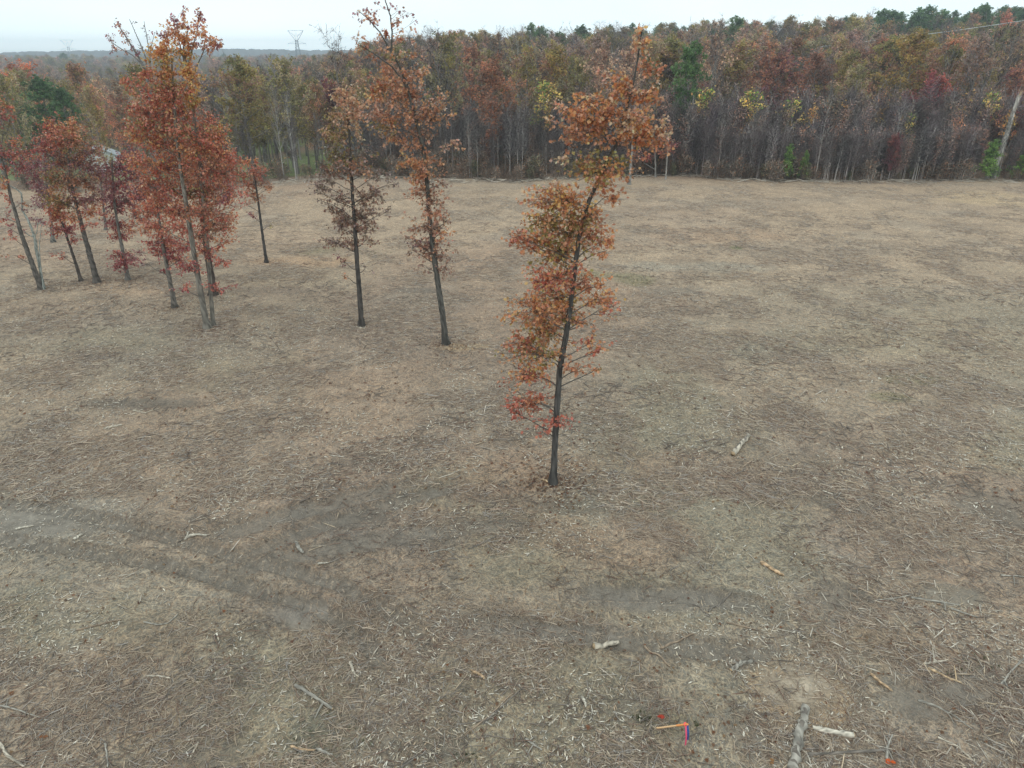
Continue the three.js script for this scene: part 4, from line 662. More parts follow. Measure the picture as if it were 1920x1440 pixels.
fieldTree({
  ...RED, seed: 9, foot: [152, 527], label: 'thin-trunked red oak, shorter of the pair at the left', pal: 'red crimson rust', bark: [0.10, 0.085, 0.075],
  stems: [{ path: [[152, 527], [144, 500], [134, 470], [124, 440], [114, 410], [106, 380]], w: [6.5, 2.2] }],
  clumps: [[108, 428, 18, 10], [125, 432, 12, 8, 'crimson'], [98, 408, 10, 9, 'red'], [112, 405, 18, 9, 'red rust'], [138, 452, 10, 7, 'crimson red', 0.6], [112, 478, 12, 5, 'red', 0.4], [98, 392, 12, 10, 'rust orange red'], [112, 385, 14, 10, 'rust'], [134, 424, 8, 7, 'crimson', 0.6]],
});
fieldTree({
  ...RED, seed: 10, foot: [78, 543], label: 'leaning thin-leaved red oak at the left border, beside pale lichen-covered stems', pal: 'red crimson', bark: [0.135, 0.122, 0.108], dens: 0.5,
  stems: [{ path: [[78, 543], [66, 510], [54, 478], [44, 450], [36, 425], [28, 395], [20, 370], [14, 340], [4, 300]], w: [10, 3.5] }],
  clumps: [[8, 190, 12, 12, 'orange red'], [5, 215, 12, 9, 'crimson red'], [22, 213, 8, 5, 'red', 0.6], [15, 290, 22, 12, 'red crimson'], [40, 285, 20, 12, 'red pink'], [12, 315, 20, 12, 'red'], [48, 310, 16, 12, 'crimson wine'], [60, 290, 14, 12, 'red crimson'], [8, 345, 12, 8, 'rust orange red'], [18, 372, 14, 9, 'red', 0.6], [12, 405, 16, 9, 'red crimson', 0.6], [10, 425, 12, 8, 'crimson', 0.6], [20, 445, 14, 9, 'red', 0.5], [24, 478, 16, 7, 'red rust', 0.4], [42, 425, 8, 5, 'crimson', 0.6], [42, 380, 8, 8, 'wine rust', 0.4], [36, 262, 14, 10, 'red orange', 0.7]],
});
fieldTree({
  ...RED, seed: 11, foot: [82, 541], label: 'pale greenish-grey bare stems crossing beside the leaning left oak', name: 'bare_tree', pal: 'wine brown', dens: 0.25, bark: [0.30, 0.32, 0.29],
  stems: [{ path: [[82, 541], [76, 510], [71, 480], [66, 450], [60, 430], [50, 408], [42, 395], [41, 372], [40, 362], [30, 354], [18, 348]], w: [5.5, 1.8] }, { path: [[81, 541], [74, 500], [66, 465], [64, 445], [52, 440], [44, 432]], w: [4, 1.2], off: 0.3 }, { path: [[82, 541], [75, 490], [74, 455], [78, 420]], w: [2.5, 0.8], off: -0.3 }, { path: [[64, 452], [70, 430], [70, 418], [84, 424]], w: [1.6, 0.7], off: -0.3 }],
  clumps: [[46, 395, 8, 6, 'wine'], [44, 378, 7, 7, 'wine brown'], [76, 415, 10, 5, 'wine']],
});
fieldTree({
  ...RED, seed: 12, foot: [500, 492], label: 'small thin oak with a flat red crown right of the largest orange-red oak', pal: 'red rust', bark: [0.075, 0.07, 0.066], dens: 0.7,
  stems: [{ path: [[500, 492], [495, 460], [490, 425], [486, 390], [482, 362], [478, 335], [472, 310]], w: [6, 2] }],
  clumps: [[478, 345, 20, 9, 'rust brown'], [500, 348, 12, 7, 'rust brown', 0.7], [465, 362, 14, 9, 'rust', 0.8], [478, 372, 16, 9, 'rust brown', 0.8], [470, 322, 24, 9, 'red rust'], [490, 325, 14, 8, 'red'], [462, 305, 14, 8, 'red orange'], [478, 302, 6, 5, 'red orange'], [448, 325, 14, 11, 'red rust'], [455, 345, 14, 10, 'red rust'], [508, 352, 6, 4, 'rust', 0.5], [468, 402, 12, 6, 'rust wine', 0.5], [452, 380, 12, 9, 'red', 0.5], [510, 422, 6, 5, 'straw olive', 0.3]],
});
fieldTree({
  ...RED, seed: 13, foot: [100, 454], label: 'crimson tree farther off behind the left red oaks, only its grey foot showing', pal: 'wine crimson', bark: [0.17, 0.165, 0.15],
  stems: [{ path: [[100, 454], [97, 430], [94, 400], [88, 350], [82, 300]], w: [7.5, 2.5] }],
  clumps: [[70, 340, 16, 16], [84, 365, 16, 14, 'wine'], [66, 310, 16, 12, 'wine crimson'], [76, 385, 12, 10, 'wine', 0.7], [90, 320, 14, 14, 'wine'], [66, 412, 12, 8, 'wine', 0.4]],
});
fieldTree({
  ...RED, seed: 14, foot: [199, 431], label: 'far crimson tree showing between the left pair and the purple oak', pal: 'crimson wine', bark: [0.17, 0.165, 0.15],
  stems: [{ path: [[199, 431], [197, 415], [194, 390], [190, 350], [186, 320]], w: [6, 2] }],
  clumps: [[196, 372, 14, 10], [200, 345, 14, 12, 'wine rust'], [186, 325, 14, 12, 'wine'], [208, 325, 12, 10, 'rust wine'], [192, 395, 10, 6, 'red', 0.5]],
});
// tall tree behind the largest red oak, its bare boughs against the sky
fieldTree({
  seed: 15, foot: [297, 420], dist: 72, label: 'tall half-bare tree whose spread boughs stand against the sky left of the orange crown', shape: OVAL, leafLen: 0.17, perTwig: 6, pal: 'wine rust dun', dens: 0.3, bark: [0.19, 0.18, 0.17],
  stems: [{ path: [[297, 420], [294, 300], [285, 210], [276, 150], [268, 122], [256, 100], [244, 82], [232, 62], [220, 46]], w: [7, 1.2] }, { path: [[276, 150], [274, 110], [264, 84], [254, 62], [243, 36]], w: [3, 0.8] }, { path: [[268, 122], [248, 103], [228, 92], [210, 80], [203, 72]], w: [2.4, 0.8] }, { path: [[282, 180], [281, 110], [276, 75], [270, 40]], w: [2.6, 0.7] }, { path: [[281, 100], [290, 60]], w: [1.4, 0.6] }],
  clumps: [[222, 50, 8, 8], [230, 62, 10, 8], [208, 72, 8, 8], [218, 94, 9, 5], [240, 78, 9, 7], [246, 88, 9, 7], [212, 86, 5, 4], [255, 100, 8, 6, 'wine'], [236, 96, 8, 4], [262, 90, 6, 8, 'dun', 0.5], [275, 60, 9, 14, 'ash', 0.15], [250, 40, 8, 10, 'ash', 0.12], [214, 38, 6, 5, 'ash', 0.2], [282, 82, 6, 10, 'wine', 0.4], [206, 100, 5, 4, 'wine', 0.5]],
});
// small trees at the field edge right of the leaning tree
fieldTree({
  seed: 16, foot: [1180, 346], name: 'maple_tree', label: 'slim pale-trunked tree at the far field edge behind the leaning tree', shape: OVAL, leafLen: 0.2, pal: 'rust olive brown', dens: 0.35, bark: [0.26, 0.25, 0.23],
  stems: [{ path: [[1180, 346], [1182, 320], [1185, 285], [1188, 240], [1190, 200]], w: [5.5, 1.6] }],
  clumps: [[1200, 205, 22, 14, 'brown rust', 0.6], [1180, 215, 18, 12, 'olive brown', 0.6], [1205, 235, 20, 12, 'rust', 0.6], [1190, 250, 16, 8, 'olive', 0.4]],
});
fieldTree({
  seed: 17, foot: [1229, 332], name: 'maple_tree', label: 'low spreading red-leaved tree at the field edge right of the leaning tree', shape: OVAL, leafLen: 0.2, pal: 'red crimson', dens: 0.5, bark: [0.24, 0.225, 0.205],
  stems: [{ path: [[1229, 332], [1229, 312], [1228, 290], [1234, 268]], w: [4, 1.4] }, { path: [[1229, 318], [1218, 312], [1206, 304]], w: [1.8, 0.8] }],
  clumps: [[1212, 296, 20, 7], [1238, 286, 22, 8, 'red rust'], [1258, 272, 14, 10, 'red crimson'], [1240, 262, 20, 10, 'rust brown'], [1222, 274, 16, 8, 'rust orange red', 0.7]],
});
fieldTree({
  seed: 18, foot: [1248, 336], name: 'young_tree', label: 'thin bare pole of a young tree beside the low red-leaved one', shape: OVAL, leafLen: 0.2, pal: 'rust', dens: 0.3, bark: [0.28, 0.26, 0.235],
  stems: [{ path: [[1248, 336], [1250, 310], [1252, 280], [1255, 240]], w: [3.2, 1] }],
  clumps: [[1258, 240, 14, 10, 'brown rust'], [1250, 255, 12, 8, 'rust']],
});
// pale mottled dead trunk leaning at the right edge
{
  const foot = ground(1862, 334), m = scaleAt(foot), d = -foot.z, r = rng(301), t = thing('dead_tree', 'pale mottled dead trunk with a broken top, leaning right at the field edge', 'tree', foot);
  const path = [[1861, 336], [1870, 305], [1878, 280], [1886, 256], [1894, 230], [1903, 202], [1914, 171]], pts = [], rad = [], c = new Collector();
  for (let k = 0; k + 1 < path.length; k++) for (let q = 0; q < 4; q++) { pts.push(at(lerp(path[k][0], path[k + 1][0], q / 4), lerp(path[k][1], path[k + 1][1], q / 4), d).sub(foot)); rad.push(m * 0.5 * lerp(10, 5.5, (k + q / 4) / 6) * (0.94 + 0.12 * r())); }
  rad[0] *= 1.3; pts[0].y -= 0.15;
  c.tube(pts, rad, 10, [0.40, 0.375, 0.34], 0.22, r, true, 1.3); part('trunk', c.build(), barkMat, t);
  const s = new Collector(); s.tube([at(1862, 322, d - 0.2), at(1855, 328, d - 0.4), at(1850, 334, d - 0.5)].map((p) => p.sub(foot)), [0.22, 0.2, 0.17], 7, [0.34, 0.315, 0.28], 0.6, r); part('root_flare', s.build(), barkMat, t);
  const e = new Collector(), tip = pts[pts.length - 1]; for (let k = 0; k < 7; k++) { const b = tip.clone().add(V((r() - 0.5) * 0.3, -0.15, (r() - 0.5) * 0.3)); e.tube([b, b.clone().add(V(0.18 + (r() - 0.5) * 0.1, 0.3 + r() * 0.45, (r() - 0.5) * 0.1))], [0.09, 0.015], 4, [0.42, 0.31, 0.21], 0.2, r); } part('broken_top', e.build(), barkMat, t);
}

// ---------------------------------------------------------------- lattice towers and power lines
const steel = new THREE.MeshStandardMaterial({ color: new THREE.Color().setRGB(0.20, 0.24, 0.28), roughness: 0.6, metalness: 0.3 });
const plain = (c) => { const g = c.build(); g.deleteAttribute('color'); return g; };
function tower(px, top, dist, turn, label) {
  const p = at(px, 110, dist), y = smoothTerrain(p.x, -dist), yTop = EYE - dist * Math.tan(PITCH - Math.atan((720 - top) / FOCAL)), h = yTop - y;
  const t = thing('lattice_tower', label, 'transmission tower', V(p.x, y, -dist), 'lattice towers on the horizon'); t.rotation.y = turn;
  const half = (f) => (f < 0.62 ? lerp(4.2, 1.5, f / 0.62) : lerp(1.5, 1.2, (f - 0.62) / 0.1)), legs = new Collector(), brace = new Collector(), w = 0.26;
  const cor = (f, i) => V((i & 1 ? 1 : -1) * half(f), f * h, (i & 2 ? 1 : -1) * half(f));
  for (let i = 0; i < 4; i++) legs.tube([0, 0.2, 0.4, 0.62, 0.74].map((f) => cor(f, i)), [w, w, w, w, w], 4, [1, 1, 1]);
  part('leg_frame', plain(legs), steel, t);
  const lv = [0, 0.16, 0.3, 0.42, 0.53, 0.62, 0.68, 0.74];
  for (let k = 0; k + 1 < lv.length; k++) for (const [a, b] of [[0, 1], [1, 3], [3, 2], [2, 0]]) { brace.tube([cor(lv[k], a), cor(lv[k + 1], b)], [0.14, 0.14], 3, [1, 1, 1]); brace.tube([cor(lv[k], b), cor(lv[k + 1], a)], [0.14, 0.14], 3, [1, 1, 1]); brace.tube([cor(lv[k + 1], a), cor(lv[k + 1], b)], [0.14, 0.14], 3, [1, 1, 1]); }
  part('bracing', plain(brace), steel, t);
  for (const s of [-1, 1]) { const horn = new Collector(); for (const z of [-1.1, 1.1]) { horn.tube([V(s * 1.2, 0.72 * h, z), V(s * 9.5, h, z * 0.3)], [0.16, 0.14], 4, [1, 1, 1]); horn.tube([V(s * 1.2, 0.84 * h, z), V(s * 9.5, h, z * 0.3)], [0.12, 0.1], 4, [1, 1, 1]); } part('horn', plain(horn), steel, t); }
  const ties = new Collector(); ties.tube([V(-9.5, h, 0), V(9.5, h, 0)], [0.16, 0.16], 4, [1, 1, 1]); ties.tube([V(-1.2, 0.74 * h, 0), V(-1.2, 0.85 * h, 0), V(0, h, 0), V(1.2, 0.85 * h, 0), V(1.2, 0.74 * h, 0)], [0.12, 0.12, 0.12, 0.12, 0.12], 4, [1, 1, 1]); part('top_beam', plain(ties), steel, t);
  for (const [f, reach] of [[0.64, 11], [0.36, 13]]) {
    const arm = new Collector(); for (const s of [-1, 1]) { arm.tube([V(s * half(f), f * h, 0), V(s * reach, (f + 0.01) * h, 0)], [0.17, 0.14], 4, [1, 1, 1]); arm.tube([V(s * half(f), (f + 0.07) * h, 0), V(s * reach, (f + 0.01) * h, 0)], [0.12, 0.1], 4, [1, 1, 1]); arm.tube([V(s * reach, f * h, 0), V(s * reach, (f - 0.055) * h, 0)], [0.12, 0.12], 4, [1, 1, 1]); }
    part('cross_arm', plain(arm), steel, t);
  }
}
tower(560, 57, 980, 0.1, 'larger lattice power tower on the horizon between red and orange field trees');
tower(133, 75, 1330, 0.5, 'smaller, fainter lattice power tower on the horizon at the far left');
{
  const cable = new THREE.MeshStandardMaterial({ color: new THREE.Color().setRGB(0.55, 0.56, 0.57), roughness: 0.45, metalness: 0.4 });
  const lines = [[[1535, 88, 205], [1700, 69, 190], [1830, 52, 178], [2080, 14, 155], 'uppermost bright power line crossing the right-hand wood'], [[1535, 119, 205], [1700, 103, 190], [1830, 88, 178], [2080, 52, 155], 'second power line from the top crossing the right-hand wood'], [[1540, 140, 205], [1700, 129, 190], [1830, 116, 178], [2080, 88, 155], 'third power line from the top, just above the crimson tree'], [[1545, 121, 202], [1700, 107, 188], [1830, 93, 176], [2080, 60, 153], 'thin power line running close under the second one']];
  for (const [a, b, c, d, label] of lines) {
    const pts = [a, b, c, d].map(([x, y, z]) => at(x, y, z)), o = pts[0].clone(), w = new Collector(), curve = new THREE.CatmullRomCurve3(pts.map((p) => p.clone().sub(o)));
    w.tube(curve.getPoints(40), new Array(41).fill(0.075), 5, [1, 1, 1]);
    const t = new THREE.Mesh(plain(w), cable); t.name = numbered('power_line'); t.position.copy(o); describe(t, label, 'power line', 'power lines over the right-hand wood'); scene.add(t);
  }
}
// white house glimpsed at the left between the trees
{
  const p = at(182, 262, 122), y = smoothTerrain(p.x, p.z), t = thing('white_house', 'small white house glimpsed through the red trees at the left', 'house', V(p.x, y, p.z)); t.rotation.y = 0.5;
  const wall = new THREE.MeshStandardMaterial({ color: new THREE.Color().setRGB(0.72, 0.74, 0.75), roughness: 0.8 }), roof = new THREE.MeshStandardMaterial({ color: new THREE.Color().setRGB(0.42, 0.45, 0.47), roughness: 0.7 }), dark = new THREE.MeshStandardMaterial({ color: new THREE.Color().setRGB(0.05, 0.06, 0.07), roughness: 0.2 });
  const sh = new THREE.Shape(); sh.moveTo(-2.6, -0.6); sh.lineTo(2.6, -0.6); sh.lineTo(2.6, 2.5); sh.lineTo(0, 3.9); sh.lineTo(-2.6, 2.5); sh.closePath();
  const body = new THREE.ExtrudeGeometry(sh, { depth: 7, bevelEnabled: false }); body.translate(0, 0, -3.5); part('wall', body, wall, t);
  for (const s of [-1, 1]) { const g = new THREE.BoxGeometry(3.4, 0.14, 7.6); g.rotateZ(-s * Math.atan2(1.4, 2.6)); g.translate(s * 1.42, 3.3, 0); part('roof', g, roof, t); }
  for (const z of [-2, 0.4, 2.4]) { const g = new THREE.BoxGeometry(0.1, 1.1, 0.9); g.translate(2.62, 1.4, z); part('window', g, dark, t); }
}

// ---------------------------------------------------------------- mulch lying loose: chips, straw, twigs and leaves beyond counting
{
  const r = rng(555);
  const slab = (n) => {                        // a jagged sliver of wood, one metre long, to be scaled
    const q = rng(600 + n), c = new Collector(), k = 4, pts = [], w = [];
    for (let i = 0; i <= k; i++) { pts.push(V(i / k - 0.5, 0.02 * q(), (q() - 0.5) * 0.06)); w.push(i === 0 || i === k ? 0.012 : 0.06 + q() * 0.05); }
    c.tube(pts, w, 4, [1, 1, 1], 0.5, q); const g = c.build(); g.scale(1, 0.45, 1); return g;
  };
  const stalk = (n) => { const q = rng(640 + n), c = new Collector(), pts = []; let a = 0; const p = V(-0.5, 0, 0); for (let i = 0; i <= 4; i++) { pts.push(p.clone()); a += (q() - 0.5) * 0.7; p.add(V(Math.cos(a) * 0.25, (q() - 0.45) * 0.05, Math.sin(a) * 0.25)); } c.tube(pts, [0.024, 0.03, 0.026, 0.022, 0.01], 3, [1, 1, 1], 0, null, false); return c.build(); };
  const fallen = (() => { const c = new Collector(); c.leaf(V(-0.5, 0.05, 0), V(1, 0, 0), V(0, 1, 0), 1, LOBED, 0.5, [1, 1, 1]); return c.build(); })();
  const FEET = [[1037, 907, 420], [836, 645, 260], [678, 610, 200], [390, 616, 420], [400, 553, 200], [328, 576, 260], [240, 524, 220], [182, 530, 220], [152, 527, 120], [78, 543, 160], [500, 492, 120]];
  const kinds = [
    { name: 'wood_chips', label: 'pale wood chips scattered over the field', geos: [slab(0), slab(1), slab(2)], n: 34000, len: [0.05, 0.16], tones: [[0.60, 0.53, 0.42], [0.52, 0.44, 0.33], [0.46, 0.42, 0.36], [0.68, 0.62, 0.52], [0.38, 0.28, 0.19]], far: 46, seed: 1, clump: 0.5 },
    { name: 'straw', label: 'thin pale straw and shredded stalks covering the field', geos: [stalk(0), stalk(1), stalk(2), stalk(3)], n: 240000, len: [0.07, 0.40], tones: [[0.46, 0.36, 0.265], [0.38, 0.29, 0.215], [0.31, 0.25, 0.195], [0.54, 0.44, 0.34], [0.26, 0.175, 0.125], [0.37, 0.33, 0.295]], far: 88, seed: 2, clump: 0.55 },
    { name: 'twigs', label: 'dark twigs and root shreds scattered over the field', geos: [stalk(4), stalk(5), stalk(6)], n: 30000, len: [0.10, 0.5], tones: [[0.17, 0.14, 0.115], [0.21, 0.17, 0.14], [0.26, 0.225, 0.195], [0.21, 0.135, 0.10]], far: 70, seed: 3, clump: 0.5 },
    { name: 'splinters', label: 'long pale wood splinters thickest at the near right of the field', geos: [slab(3), stalk(7), slab(4)], thin: 0.3, n: 4200, len: [0.14, 0.6], tones: [[0.52, 0.46, 0.38], [0.46, 0.40, 0.33], [0.40, 0.34, 0.27], [0.50, 0.39, 0.27]], far: 30, seed: 5, clump: 0.46, right: 1 },
    { name: 'fallen_leaves', label: 'fallen rust and brown leaves scattered over the field', geos: [fallen], n: 3500, len: [0.05, 0.10], tones: [[0.24, 0.105, 0.05], [0.22, 0.125, 0.075], [0.18, 0.085, 0.055], [0.28, 0.18, 0.10], [0.20, 0.14, 0.10]], far: 60, seed: 4, clump: 0.45 },
  ];
  const m4 = new THREE.Matrix4(), qt = new THREE.Quaternion(), eu = new THREE.Euler(), col = new THREE.Color();
  for (const k of kinds) {
    const g = thing(k.name, k.label, 'debris'); g.userData.kind = 'stuff';
    const lists = k.geos.map(() => []);
    let tries = 0, n = 0;
    while (n < k.n && tries++ < k.n * 6) {
      const d = 8.5 + (k.far - 8.5) * Math.pow(r(), k.far > 80 ? 1.05 : 1.25), half = 3 + d * 0.80, x = (r() * 2 - 1) * half, z = -d;
      if (d > EDGE(x) - 0.5) continue;
      if (k.right && r() > 0.12 + 0.88 * sstep(0.25, 0.62, x / d + (fbm(x / 3, z / 3, 90, 2) - 0.5) * 0.5)) continue;
      const f = fbm(x / 2.4, z / 2.4, 700 + k.seed, 3);
      if (f < k.clump - 0.06 + r() * 0.16) continue;
      if (d < 62 && Math.abs(x) < 40 && r() < bareness(x, z) * (k.name === 'wood_chips' ? 0.75 : 0.97)) continue;
      const L = lerp(k.len[0], k.len[1], Math.pow(r(), 1.8)) * (d > 20 ? 1.35 : 1);
      lists[n % k.geos.length].push([x, z, L, r()]); n++;
    }
    if (k.name === 'fallen_leaves') for (const [fx, fy, cnt] of FEET) { const o = ground(fx, fy); for (let q = 0; q < cnt; q++) { const a = r() * 6.283, R = Math.abs(r() + r() - 1) * 2.6 + 0.1; lists[0].push([o.x + Math.cos(a) * R, o.z + Math.sin(a) * R, lerp(k.len[0], k.len[1], r()), r()]); } }
    k.geos.forEach((geo, gi) => {
      const list = lists[gi], im = new THREE.InstancedMesh(geo, k.name === 'fallen_leaves' ? leafMat : woodMat, list.length); im.name = k.name + '_layer'; im.userData.kind = 'stuff'; im.castShadow = im.receiveShadow = true;
      list.forEach(([x, z, L, s], i) => {
        eu.set((r() - 0.5) * 0.3, r() * 6.283, (r() - 0.5) * 0.28); qt.setFromEuler(eu);
        const t = pick(r, k.tones), v = 0.75 + r() * 0.5, fat = lerp(0.7, 1.5, r()) * (L < 0.2 ? 1 : 0.8) * (k.thin || 1);
        m4.compose(V(x, groundHeight(x, z) + 0.012 + 0.02 * s, z), qt, V(L, L * fat, L * fat)); im.setMatrixAt(i, m4); im.setColorAt(i, col.setRGB(t[0] * v, t[1] * v, t[2] * v));
      });
      g.add(im);
    });
  }
  {
    const n = 1700, geos = [stalk(8), stalk(9)];
    const g = thing('slash', 'broken branches strewn along the foot of the wood', 'branches'); g.userData.kind = 'stuff';
    for (const geo of geos) {
      const im = new THREE.InstancedMesh(geo, woodMat, n / 2); im.name = 'slash_layer'; im.userData.kind = 'stuff'; im.castShadow = im.receiveShadow = true;
      for (let i = 0; i < n / 2; i++) { const x = lerp(-45, 72, r()), d = EDGE(x) - 1.9 + 2.6 * r(), L = lerp(0.5, 2.6, r() * r()), t = pick(r, [[0.42, 0.36, 0.29], [0.30, 0.26, 0.21], [0.50, 0.44, 0.36], [0.22, 0.18, 0.15]]), k = 0.8 + 0.4 * r(); eu.set((r() - 0.5) * 0.5, r() * 6.283, (r() - 0.5) * 0.5); qt.setFromEuler(eu); m4.compose(V(x, smoothTerrain(x, -d) + 0.05 + 0.12 * r(), -d), qt, V(L, L * 0.8, L * 0.8)); im.setMatrixAt(i, m4); im.setColorAt(i, col.setRGB(t[0] * k, t[1] * k, t[2] * k)); }
      g.add(im);
    }
  }
  // small green weeds and grass
  const blade = (() => { const q = rng(690), c = new Collector(); for (let i = 0; i < 14; i++) { const a = q() * 6.28, o = V((q() - 0.5) * 0.5, 0, (q() - 0.5) * 0.5), e = o.clone().add(V(Math.cos(a) * 0.25, 0.5 + q() * 0.5, Math.sin(a) * 0.25)); c.blade(o, e, 0.035, [1, 1, 1], q); } return c.build(); })();
  const spots = [[1188, 527, 30, 9, 46], [1180, 524, 60, 16, 26], [1115, 518, 44, 9, 26], [1380, 464, 14, 3, 26], [1702, 712, 70, 12, 34], [1670, 744, 40, 7, 26], [600, 470, 50, 9, 50], [700, 475, 40, 6, 34], [590, 1385, 110, 55, 26], [1205, 1345, 24, 12, 24], [1306, 1358, 6, 5, 6], [1820, 1245, 60, 26, 20], [870, 1420, 30, 12, 20]];
  const list = [];
  for (const [px, py, rx, ry, n] of spots) for (let i = 0; i < n; i++) { const a = r() * 6.28, f = Math.sqrt(r()), p = ground(px + Math.cos(a) * rx * f, py + Math.sin(a) * ry * f); list.push([p, lerp(0.04, 0.11, r())]); }
  const im = new THREE.InstancedMesh(blade, leafMat, list.length); im.name = 'grass'; describe(im, 'small patches of green grass and weeds in the mulch', 'grass', null, 'stuff');
  list.forEach(([p, s], i) => { qt.setFromEuler(eu.set(0, r() * 6.28, 0)); m4.compose(V(p.x, groundHeight(p.x, p.z), p.z), qt, V(s * 1.3, s, s * 1.3)); im.setMatrixAt(i, m4); const k = 0.7 + r() * 0.6; im.setColorAt(i, col.setRGB(0.32 * k, 0.40 * k, 0.16 * k)); });
  scene.add(im);
}

// ---------------------------------------------------------------- single pieces of wood that stand out
const onGround = (px, py, lift = 0.03) => { const p = ground(px, py); p.y = groundHeight(p.x, p.z) + lift; return p; };
const WOOD = { pale: [0.41, 0.355, 0.28], grey: [0.28, 0.255, 0.215], dark: [0.17, 0.145, 0.12], fresh: [0.46, 0.33, 0.20], brown: [0.27, 0.20, 0.14], white: [0.48, 0.43, 0.35], split: [0.44, 0.30, 0.18] };
let woodSeed = 900;
function stick(name, label, category, path, w, tone, opt = {}) {
  const r = rng(woodSeed++), c0 = WOOD[tone], n = path.length, o = onGround(...path[Math.floor(n / 2)], 0), m = scaleAt(o), c = new Collector(), pts = [], rad = [], t = thing(name, label, category, o, opt.group);
  for (let k = 0; k + 1 < n; k++) for (let q = 0; q < 6; q++) { const f = q / 6; pts.push([lerp(path[k][0], path[k + 1][0], f), lerp(path[k][1], path[k + 1][1], f)]); if (k + 2 >= n && q === 5) pts.push(path[n - 1]); }
  const R = m * w * 0.54, P = pts.map(([x, y], k) => onGround(x + (k && k < pts.length - 1 ? (r() - 0.5) * w * 0.3 : 0), y, R * 0.75).sub(o));
  P.forEach((p, k) => rad.push(R * lerp(1, opt.taper ?? 0.6, k / (P.length - 1)) * (0.85 + 0.3 * r())));
  if (opt.split) { rad[0] *= 0.45; rad[rad.length - 1] *= 0.25; }
  c.tube(P, rad, opt.split ? 5 : 8, c0, opt.split ? 0.6 : 0.5, r, true, 1.2);
  part('wood', c.build(), woodMat, t);
  if (opt.ends) { const e = new Collector(); for (const k of opt.ends) { const i = k ? P.length - 1 : 0, d = P[i].clone().sub(P[k ? i - 1 : 1]).normalize().multiplyScalar(0.012); e.tube([P[i].clone(), P[i].clone().add(d)], [rad[i] * 0.93, rad[i] * 0.85], 8, WOOD.fresh, 0.15, r); } part('cut_end', e.build(), woodMat, t); }
  for (const [f, dx, dy] of opt.forks || []) { const i = Math.round(f * (P.length - 1)), [x, y] = pts[i], b = new Collector(), q = [P[i], onGround(x + dx * 0.5, y + dy * 0.5, R * 1.2).sub(o), onGround(x + dx, y + dy, R * 0.6).sub(o)]; b.tube(q, [R * 0.6, R * 0.45, R * 0.3], 5, c0, 0.3, r); part('fork', b.build(), woodMat, t); }
  if (opt.bark) { const b = new Collector(); for (let k = 1; k + 2 < P.length; k++) if (r() < 0.7) b.tube([P[k].clone().add(V(0, rad[k] * 0.25, 0)), P[k + 1].clone().add(V(0, rad[k + 1] * 0.25, 0))], [rad[k] * 0.82, rad[k + 1] * 0.82], 6, WOOD.dark, 0.5, r); part('bark', b.build(), woodMat, t); }
  return t;
}
const log = (...a) => stick('log', a[0], 'log', ...a.slice(1)), twig = (...a) => stick('fallen_stick', a[0], 'stick', ...a.slice(1)), shard = (...a) => stick('wood_shard', a[0], 'wood piece', ...a.slice(1));
log('weathered log lying right of the leaning oak, pale on one side', [[1374, 854], [1390, 836], [1403, 820]], 10, 'pale', { taper: 0.6, ends: [0], bark: 1 });
shard('orange-tan split of wood lying alone in the right foreground', [[1426, 1055], [1448, 1068], [1470, 1081]], 8, 'split', { split: 1 });
shard('thick pale split log near the bottom centre', [[1113, 1216], [1136, 1209], [1160, 1202]], 12, 'pale', { taper: 0.6, ends: [0] });
twig('straight brown stick pointing down right beside the pale split log', [[1208, 1209], [1232, 1230], [1256, 1251]], 4, 'brown');
twig('curved grey-brown stick right of the pale split log', [[1238, 1213], [1262, 1202], [1300, 1192]], 4, 'brown', { forks: [[0.1, -10, -12]] });
log('short grey log at the left rim of the bare sandy patch', [[1370, 1259], [1390, 1247], [1410, 1235]], 8, 'grey', { ends: [0], taper: 0.8, bark: 1 });
log('broken grey-tan pole propped on a stub at the lower left', [[554, 1287], [590, 1308], [624, 1331]], 7, 'grey', { forks: [[0.75, -16, 28]], ends: [1] });
log('big grey barked log standing out at the bottom edge, right of the survey stake', [[1509, 1330], [1500, 1372], [1492, 1405], [1486, 1446]], 15, 'grey', { taper: 1.1, bark: 1 });
shard('pale split branch right of the big grey log', [[1523, 1367], [1560, 1374], [1600, 1381]], 8, 'white', { taper: 1.3, ends: [1] });
log('long dark pole lying level at the bottom right', [[1515, 1415], [1580, 1413], [1660, 1409]], 6, 'dark', { taper: 0.8 });
twig('forked stick rising at the right end of the long dark pole', [[1664, 1432], [1662, 1405], [1672, 1380]], 5, 'grey', { forks: [[0.5, 14, 26], [0.7, -8, -14]] });
twig('dark stick on the grey wheel track, pointing up right', [[1328, 1149], [1348, 1132], [1371, 1112]], 3.5, 'dark', { forks: [[0.4, -16, 2]] });
twig('long thin stick lying level below the grey wheel track', [[1362, 1168], [1396, 1177], [1432, 1186]], 3, 'brown');
twig('thin dark stick left of the one on the wheel track', [[1298, 1130], [1314, 1144], [1330, 1158]], 3, 'dark');
log('long grey stick in the right foreground, longest of the crossed pair', [[1708, 1122], [1756, 1128], [1800, 1136]], 4.5, 'grey', { forks: [[0.65, 2, 14]] });
twig('grey stick continuing down right from the longest crossed pair', [[1782, 1141], [1810, 1150], [1834, 1158]], 4, 'grey');
twig('thin pale crossing sticks left of the longest grey stick', [[1640, 1128], [1672, 1124], [1706, 1118]], 3, 'grey', { forks: [[0.4, 22, 8]] });
twig('two crossed thin pale sticks in the right foreground debris', [[1676, 1152], [1690, 1168], [1704, 1181]], 2.5, 'pale', { forks: [[0.6, 20, -18]] });
shard('pale broken branch with upright stub at the right', [[1733, 1246], [1756, 1241], [1778, 1237]], 5, 'pale', { forks: [[0.4, -4, -28]] });
